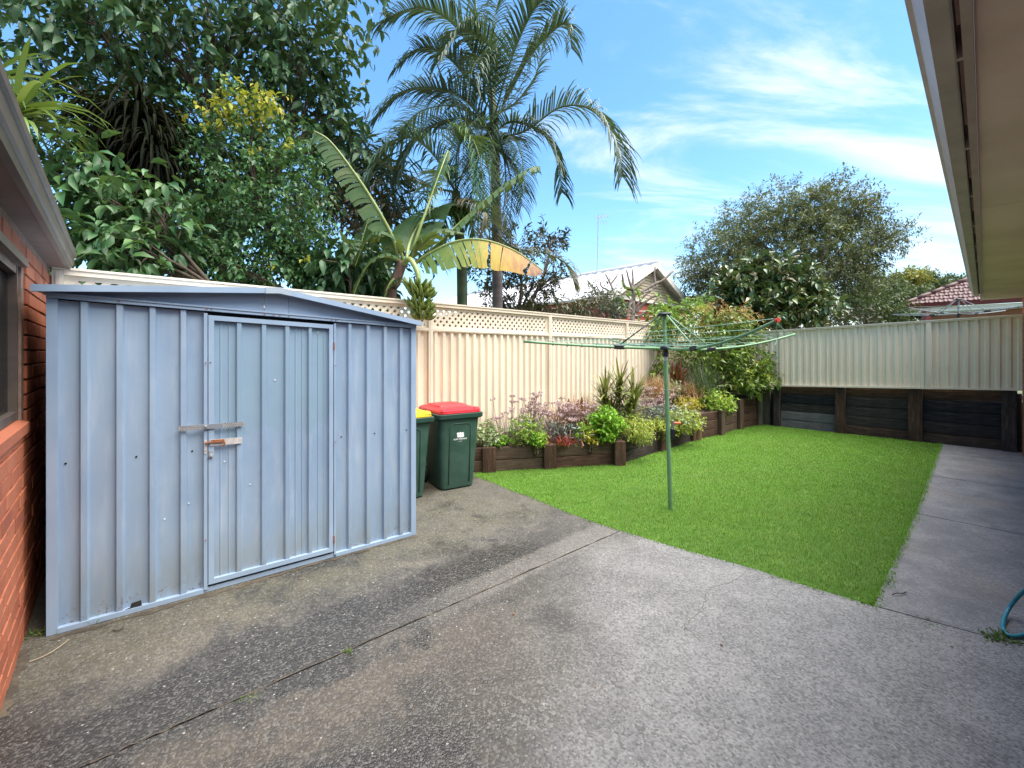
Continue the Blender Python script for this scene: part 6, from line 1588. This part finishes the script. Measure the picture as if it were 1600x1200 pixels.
def tuft(label, x_, y_, d, n, L, spread, w, mat, droop=.8, name='grass_tuft', cat='grass', el=(.5, 1.4), foot=.05):
    c = P(x_, y_, d); o = thing(name, label, cat, c)
    az = rng.uniform(0, 6.283, n); e = rng.uniform(*el, n)
    dv = np.stack([np.cos(az) * np.cos(e) * spread, np.sin(az) * np.cos(e) * spread, np.sin(e)], 1)
    bs = np.array(c)[None] + rng.normal(0, foot, (n, 3)) * np.array([1, 1, .1])
    co, tr = blades(bs, dv, L * rng.uniform(.6, 1.1, n), w, droop * rng.uniform(.4, 1.6, n), seg=5, width_prof=lambda t: 1 - .7 * t)
    tri_object('foliage', co, tr, M[mat], parent=o, kind='stuff'); return o
def flowers(label, x_, y_, d, nst, rx, h0, h1, mat_leaf, hd=.045, leafn=60, name='flowering_plant', Lf=.06, Wf=.3):
    """stems from a foot with flat flower heads; leaves round the lower half"""
    c = P(x_, y_, d); o = thing(name, label, 'flower', c); s = d / F; nst = int(nst * 1.6); hd = max(hd, .042)
    sb = MB(); hp_, hdv = [], []
    for i in range(nst):
        fx = random.gauss(0, .5) * rx * s; fy = random.gauss(0, .35) * rx * s * .8; h = random.uniform(h0, h1) * s
        p0 = c + Vector((fx * .6, fy * .6, 0)); p1 = c + Vector((fx * 1.15, fy * 1.15, h)); sb.tube([p0, p0.lerp(p1, .5) + Vector((random.uniform(-.02, .02), 0, .02)), p1], [.004, .0035, .003], 4, caps=False)
        k = 26
        for j in range(k):
            a = random.uniform(0, 6.28); r_ = hd * math.sqrt(random.random()); hp_.append((p1.x + r_ * math.cos(a), p1.y + r_ * math.sin(a), p1.z + random.uniform(-.008, .012))); hdv.append((random.gauss(0, 1), random.gauss(0, 1), random.gauss(.2, .6)))
    tag(sb.build('stem', M['g_purple'], o), kind='stuff')
    co, tr = leaves(np.array(hp_), np.array(hdv), rsph(len(hp_)), .018, .013, LEAF_D) if False else leaves(np.array(hp_), np.array(hdv), rsph(len(hp_)), .026, .02, LEAF_D); tri_object('flower_head', co, tr, M['g_pink'], parent=o, kind='stuff')
    n = leafn * 6
    pos = np.array(c)[None] + np.stack([rng.normal(0, .5, n) * rx * s, rng.normal(0, .35, n) * rx * s, rng.uniform(0, .62, n) * (h0 + h1) / 2 * s], 1)
    co, tr = leaves(pos, np.stack([rng.normal(0, .8, n), rng.normal(0, .8, n), rng.uniform(-.1, 1.2, n)], 1), rsph(n), Lf * rng.uniform(.6, 1.1, n), Lf * Wf, LEAF_S); tri_object('foliage', co, tr, M[mat_leaf], parent=o, kind='stuff')
    return o
# from the bins towards the far corner
shrub('low variegated green and white ground cover beside the red lidded bin', 765, 682, 6.05, 28, 13, 150, 'g_var', .055, .6, 5, .05, extra=((757, 670, 6.2, 16, 14, 60),))
flowers('loose pink stonecrop with bare stems against the fence near the bins', 798, 690, 6.25, 16, 32, 25, 72, 'g_silver', .032, 14)
flowers('tall pink stonecrop heads in the middle of the low bed', 832, 690, 6.3, 24, 26, 35, 76, 'g_silver', .03, 30)
shrub('chartreuse variegated bushy plant in front of the pink stonecrop', 822, 672, 6.1, 24, 20, 150, 'g_char', .045, .55, 5, .06, parts=(('g_var', [(812, 664, 6.08, 18, 14, 40)], 5, .05, .045, .55, 'pale_foliage'),))
shrub('small bright green clump low behind the sleeper post', 838, 686, 6.0, 13, 9, 60, 'g_bright', .045, .6, 5, .04)
shrub('small green clump beside the first sleeper post', 785, 690, 6.0, 16, 7, 50, 'g_bright', .04, .6, 5, .04)
flowers('silver leaved plant massed with dusty pink flower heads', 888, 692, 6.45, 62, 44, 36, 64, 'g_silver', .032, 130, Lf=.075, Wf=.28)
tuft('low spiky red rosette plants along the sleeper edge', 880, 692, 6.15, 150, .15, 1.0, .018, 'g_red', .2, 'red_rosette', 'plant', (.2, 1.3), .11)
tuft('small green and copper spiky rosette behind the sleeper post', 806, 695, 6.05, 34, .16, 1.0, .022, 'g_spike', .3, 'rosette', 'plant', (.2, 1.2), .04)
shrub('small golden orange leaved plant at the bend of the sleepers', 923, 684, 6.2, 13, 8, 60, 'g_yel', .04, .6, 5, .04)
shrub('olive gold clump left of the red rosettes', 849, 684, 6.1, 8, 8, 34, 'g_lime', .04, .5, 5, .04)
tuft('wide tan copper grass clump in front of the fence', 905, 672, 6.9, 900, .62, 1.0, .011, 'g_tan', .55, el=(.6, 1.45), foot=.17)
tuft('upright dark red leaved plant behind the tan grass', 890, 655, 7.0, 10, .34, .6, .11, 'g_red', .1, 'canna', 'plant', (.9, 1.5), .07)
c_ = P(968, 690, 6.9)
ro = rosette('spiky_cordyline', 'tall spiky olive cordyline with three pointed heads', 'plant', (c_.x, c_.y, .25), [(P(946, 612, 6.75), 1.0), (P(968, 598, 6.9), 1.05), (P(990, 610, 6.75), 1.0), (P(957, 640, 6.8), .7), (P(982, 642, 6.7), .75)], 'g_spike', 78, .45, .034, .12, el=(-.25, 1.45), stem=.018, bark='g_stem', along=.75)
shrub('rounded bright green shrub at the bend of the garden wall', 946, 663, 6.35, 25, 26, 420, 'g_bright', .06, .5, 5, .06, shell=.35)
shrub('yellow green trailing shrub spilling over the sleepers', 990, 666, 6.45, 28, 19, 420, 'g_lime', .035, .4, 6, .10, droop=.6, extra=((1003, 680, 6.45, 18, 10, 90),))
flowers('silver plant with pink heads beside the clothesline post', 1022, 655, 7.6, 44, 36, 18, 52, 'g_silver', .034, 110, Lf=.07)
tuft('thin copper grass at the fence behind the pink flowers', 1020, 620, 8.2, 480, .5, 1.0, .012, 'g_tan', .6, el=(.6, 1.45), foot=.14)
shrub('lime variegated shrub hanging over the wall right of the clothesline post', 1060, 660, 7.55, 34, 18, 260, 'g_lime', .06, .5, 5, .08, droop=.4, parts=(('g_var', [(1065, 655, 7.5, 30, 16, 110)], 5, .08, .06, .5, 'pale_foliage'),))
shrub('green and gold mixed clump left of the clothesline post', 1018, 672, 7.3, 22, 14, 120, 'g_shrub', .055, .5, 5, .07, parts=(('g_yel', [(1015, 674, 7.25, 18, 10, 30)], 5, .06, .05, .5, 'gold_foliage'),))
shrub('golden yellow feathery shrub in the middle of the upper bed', 1074, 633, 8.0, 22, 12, 320, 'g_yel', .03, .35, 7, .06)
shrub('lime green bush on the highest garden wall step', 1115, 630, 8.8, 28, 17, 260, 'g_char', .065, .5, 5, .08, extra=((1133, 634, 9.0, 16, 14, 90),), parts=(('g_lime', [(1120, 625, 8.8, 26, 12, 60)], 5, .08, .06, .5, 'pale_foliage'),))
shrub('small green leafy plant among the copper grass', 1052, 610, 8.8, 16, 12, 90, 'g_var', .06, .5, 5, .07)
tuft('short copper grass below the burgundy plant', 1072, 622, 8.9, 380, .42, 1.0, .013, 'g_tan', .6, el=(.6, 1.4), foot=.12)
tuft('burgundy broad leaved cordyline behind the clothesline post', 1056, 600, 9.1, 36, .52, .6, .06, 'g_burg', .3, 'burgundy_cordyline', 'plant', (.5, 1.5), .06)
tuft('arching green rush clump in front of the big shrub', 1098, 622, 9.0, 300, .95, 1.0, .008, 'g_rush', .55, 'rush', 'grass', (.7, 1.5), .10)
shrub('low lime green mound between the silver plant and the bright shrub', 912, 674, 6.3, 18, 13, 140, 'g_char', .045, .5, 5, .06)
shrub('small lime leaved mound just left of the clothesline post', 1032, 668, 7.2, 18, 13, 150, 'g_lime', .05, .5, 5, .07, droop=.4)
shrub('pale green leafy filler under the spiky cordyline', 968, 650, 6.75, 26, 12, 120, 'g_var', .06, .5, 5, .07)
shrub('small leafy green plant behind the golden shrub', 1092, 618, 8.9, 22, 12, 130, 'g_shrub', .06, .5, 5, .08)
# big shrub in the corner
bl = [B(1105, 545, 9.75, 55, 38, 230), B(1150, 540, 9.9, 45, 42, 210), B(1165, 580, 9.6, 38, 26, 150), B(1085, 570, 9.7, 28, 36, 110), B(1130, 505, 10.0, 50, 26, 140), B(1188, 572, 9.6, 18, 16, 50), B(1140, 600, 9.5, 45, 14, 70), B(1175, 600, 9.5, 24, 14, 50)]
bs = tree('shrub', 'large leafy green shrub with peach tips in the corner of the fences', 'shrub', P(1135, 625, 9.9), P(1135, 575, 9.9), bl, 'g_shrub', 6, .20, .115, .42, .35, LEAF_S, .045, 'g_stem', 16)
more_leaves(bs, [B(1130, 492, 9.9, 50, 18, 70), B(1165, 498, 9.9, 30, 16, 40), B(1098, 500, 9.8, 20, 20, 24), B(1190, 566, 9.5, 16, 14, 8)], 'g_peach', 6, .16, .09, .3, -.2, name='new_growth')
more_leaves(bs, [B(1170, 590, 9.45, 34, 14, 40)], 'g_lime', 5, .16, .11, .4, .4, name='pale_foliage')
# vine on the fence behind the post, seen over the top too
bl = [B(1030, 560, 9.3, 9, 28, 34), B(1036, 520, 9.4, 18, 22, 50), B(1060, 508, 9.6, 26, 16, 50), B(1026, 586, 9.25, 7, 14, 14)]
tree('vine', 'green vine hanging over the lattice fence behind the clothesline head', 'vine', P(1040, 640, 9.35), P(1038, 560, 9.35), bl, 'g_shrub', 5, .14, .12, .5, .5, LEAF_S, .02, 'g_stem', 8)
tuft('yellow green bromeliad above the fence beside pink blossoms', 1092, 488, 11.2, 60, .35, 1.0, .05, 'g_lime', .5, 'bromeliad', 'plant', (-.2, 1.4), .06)
shrub('green shrub with two pink flower spikes behind the fence corner', 1085, 480, 11.6, 28, 18, 140, 'bright', .10, .4, 5, .12, parts=(('g_red', [(1106, 478, 11.3, 5, 10, 12), (1123, 475, 11.3, 5, 10, 12)], 6, .05, .06, .4, 'flower_spike'),))
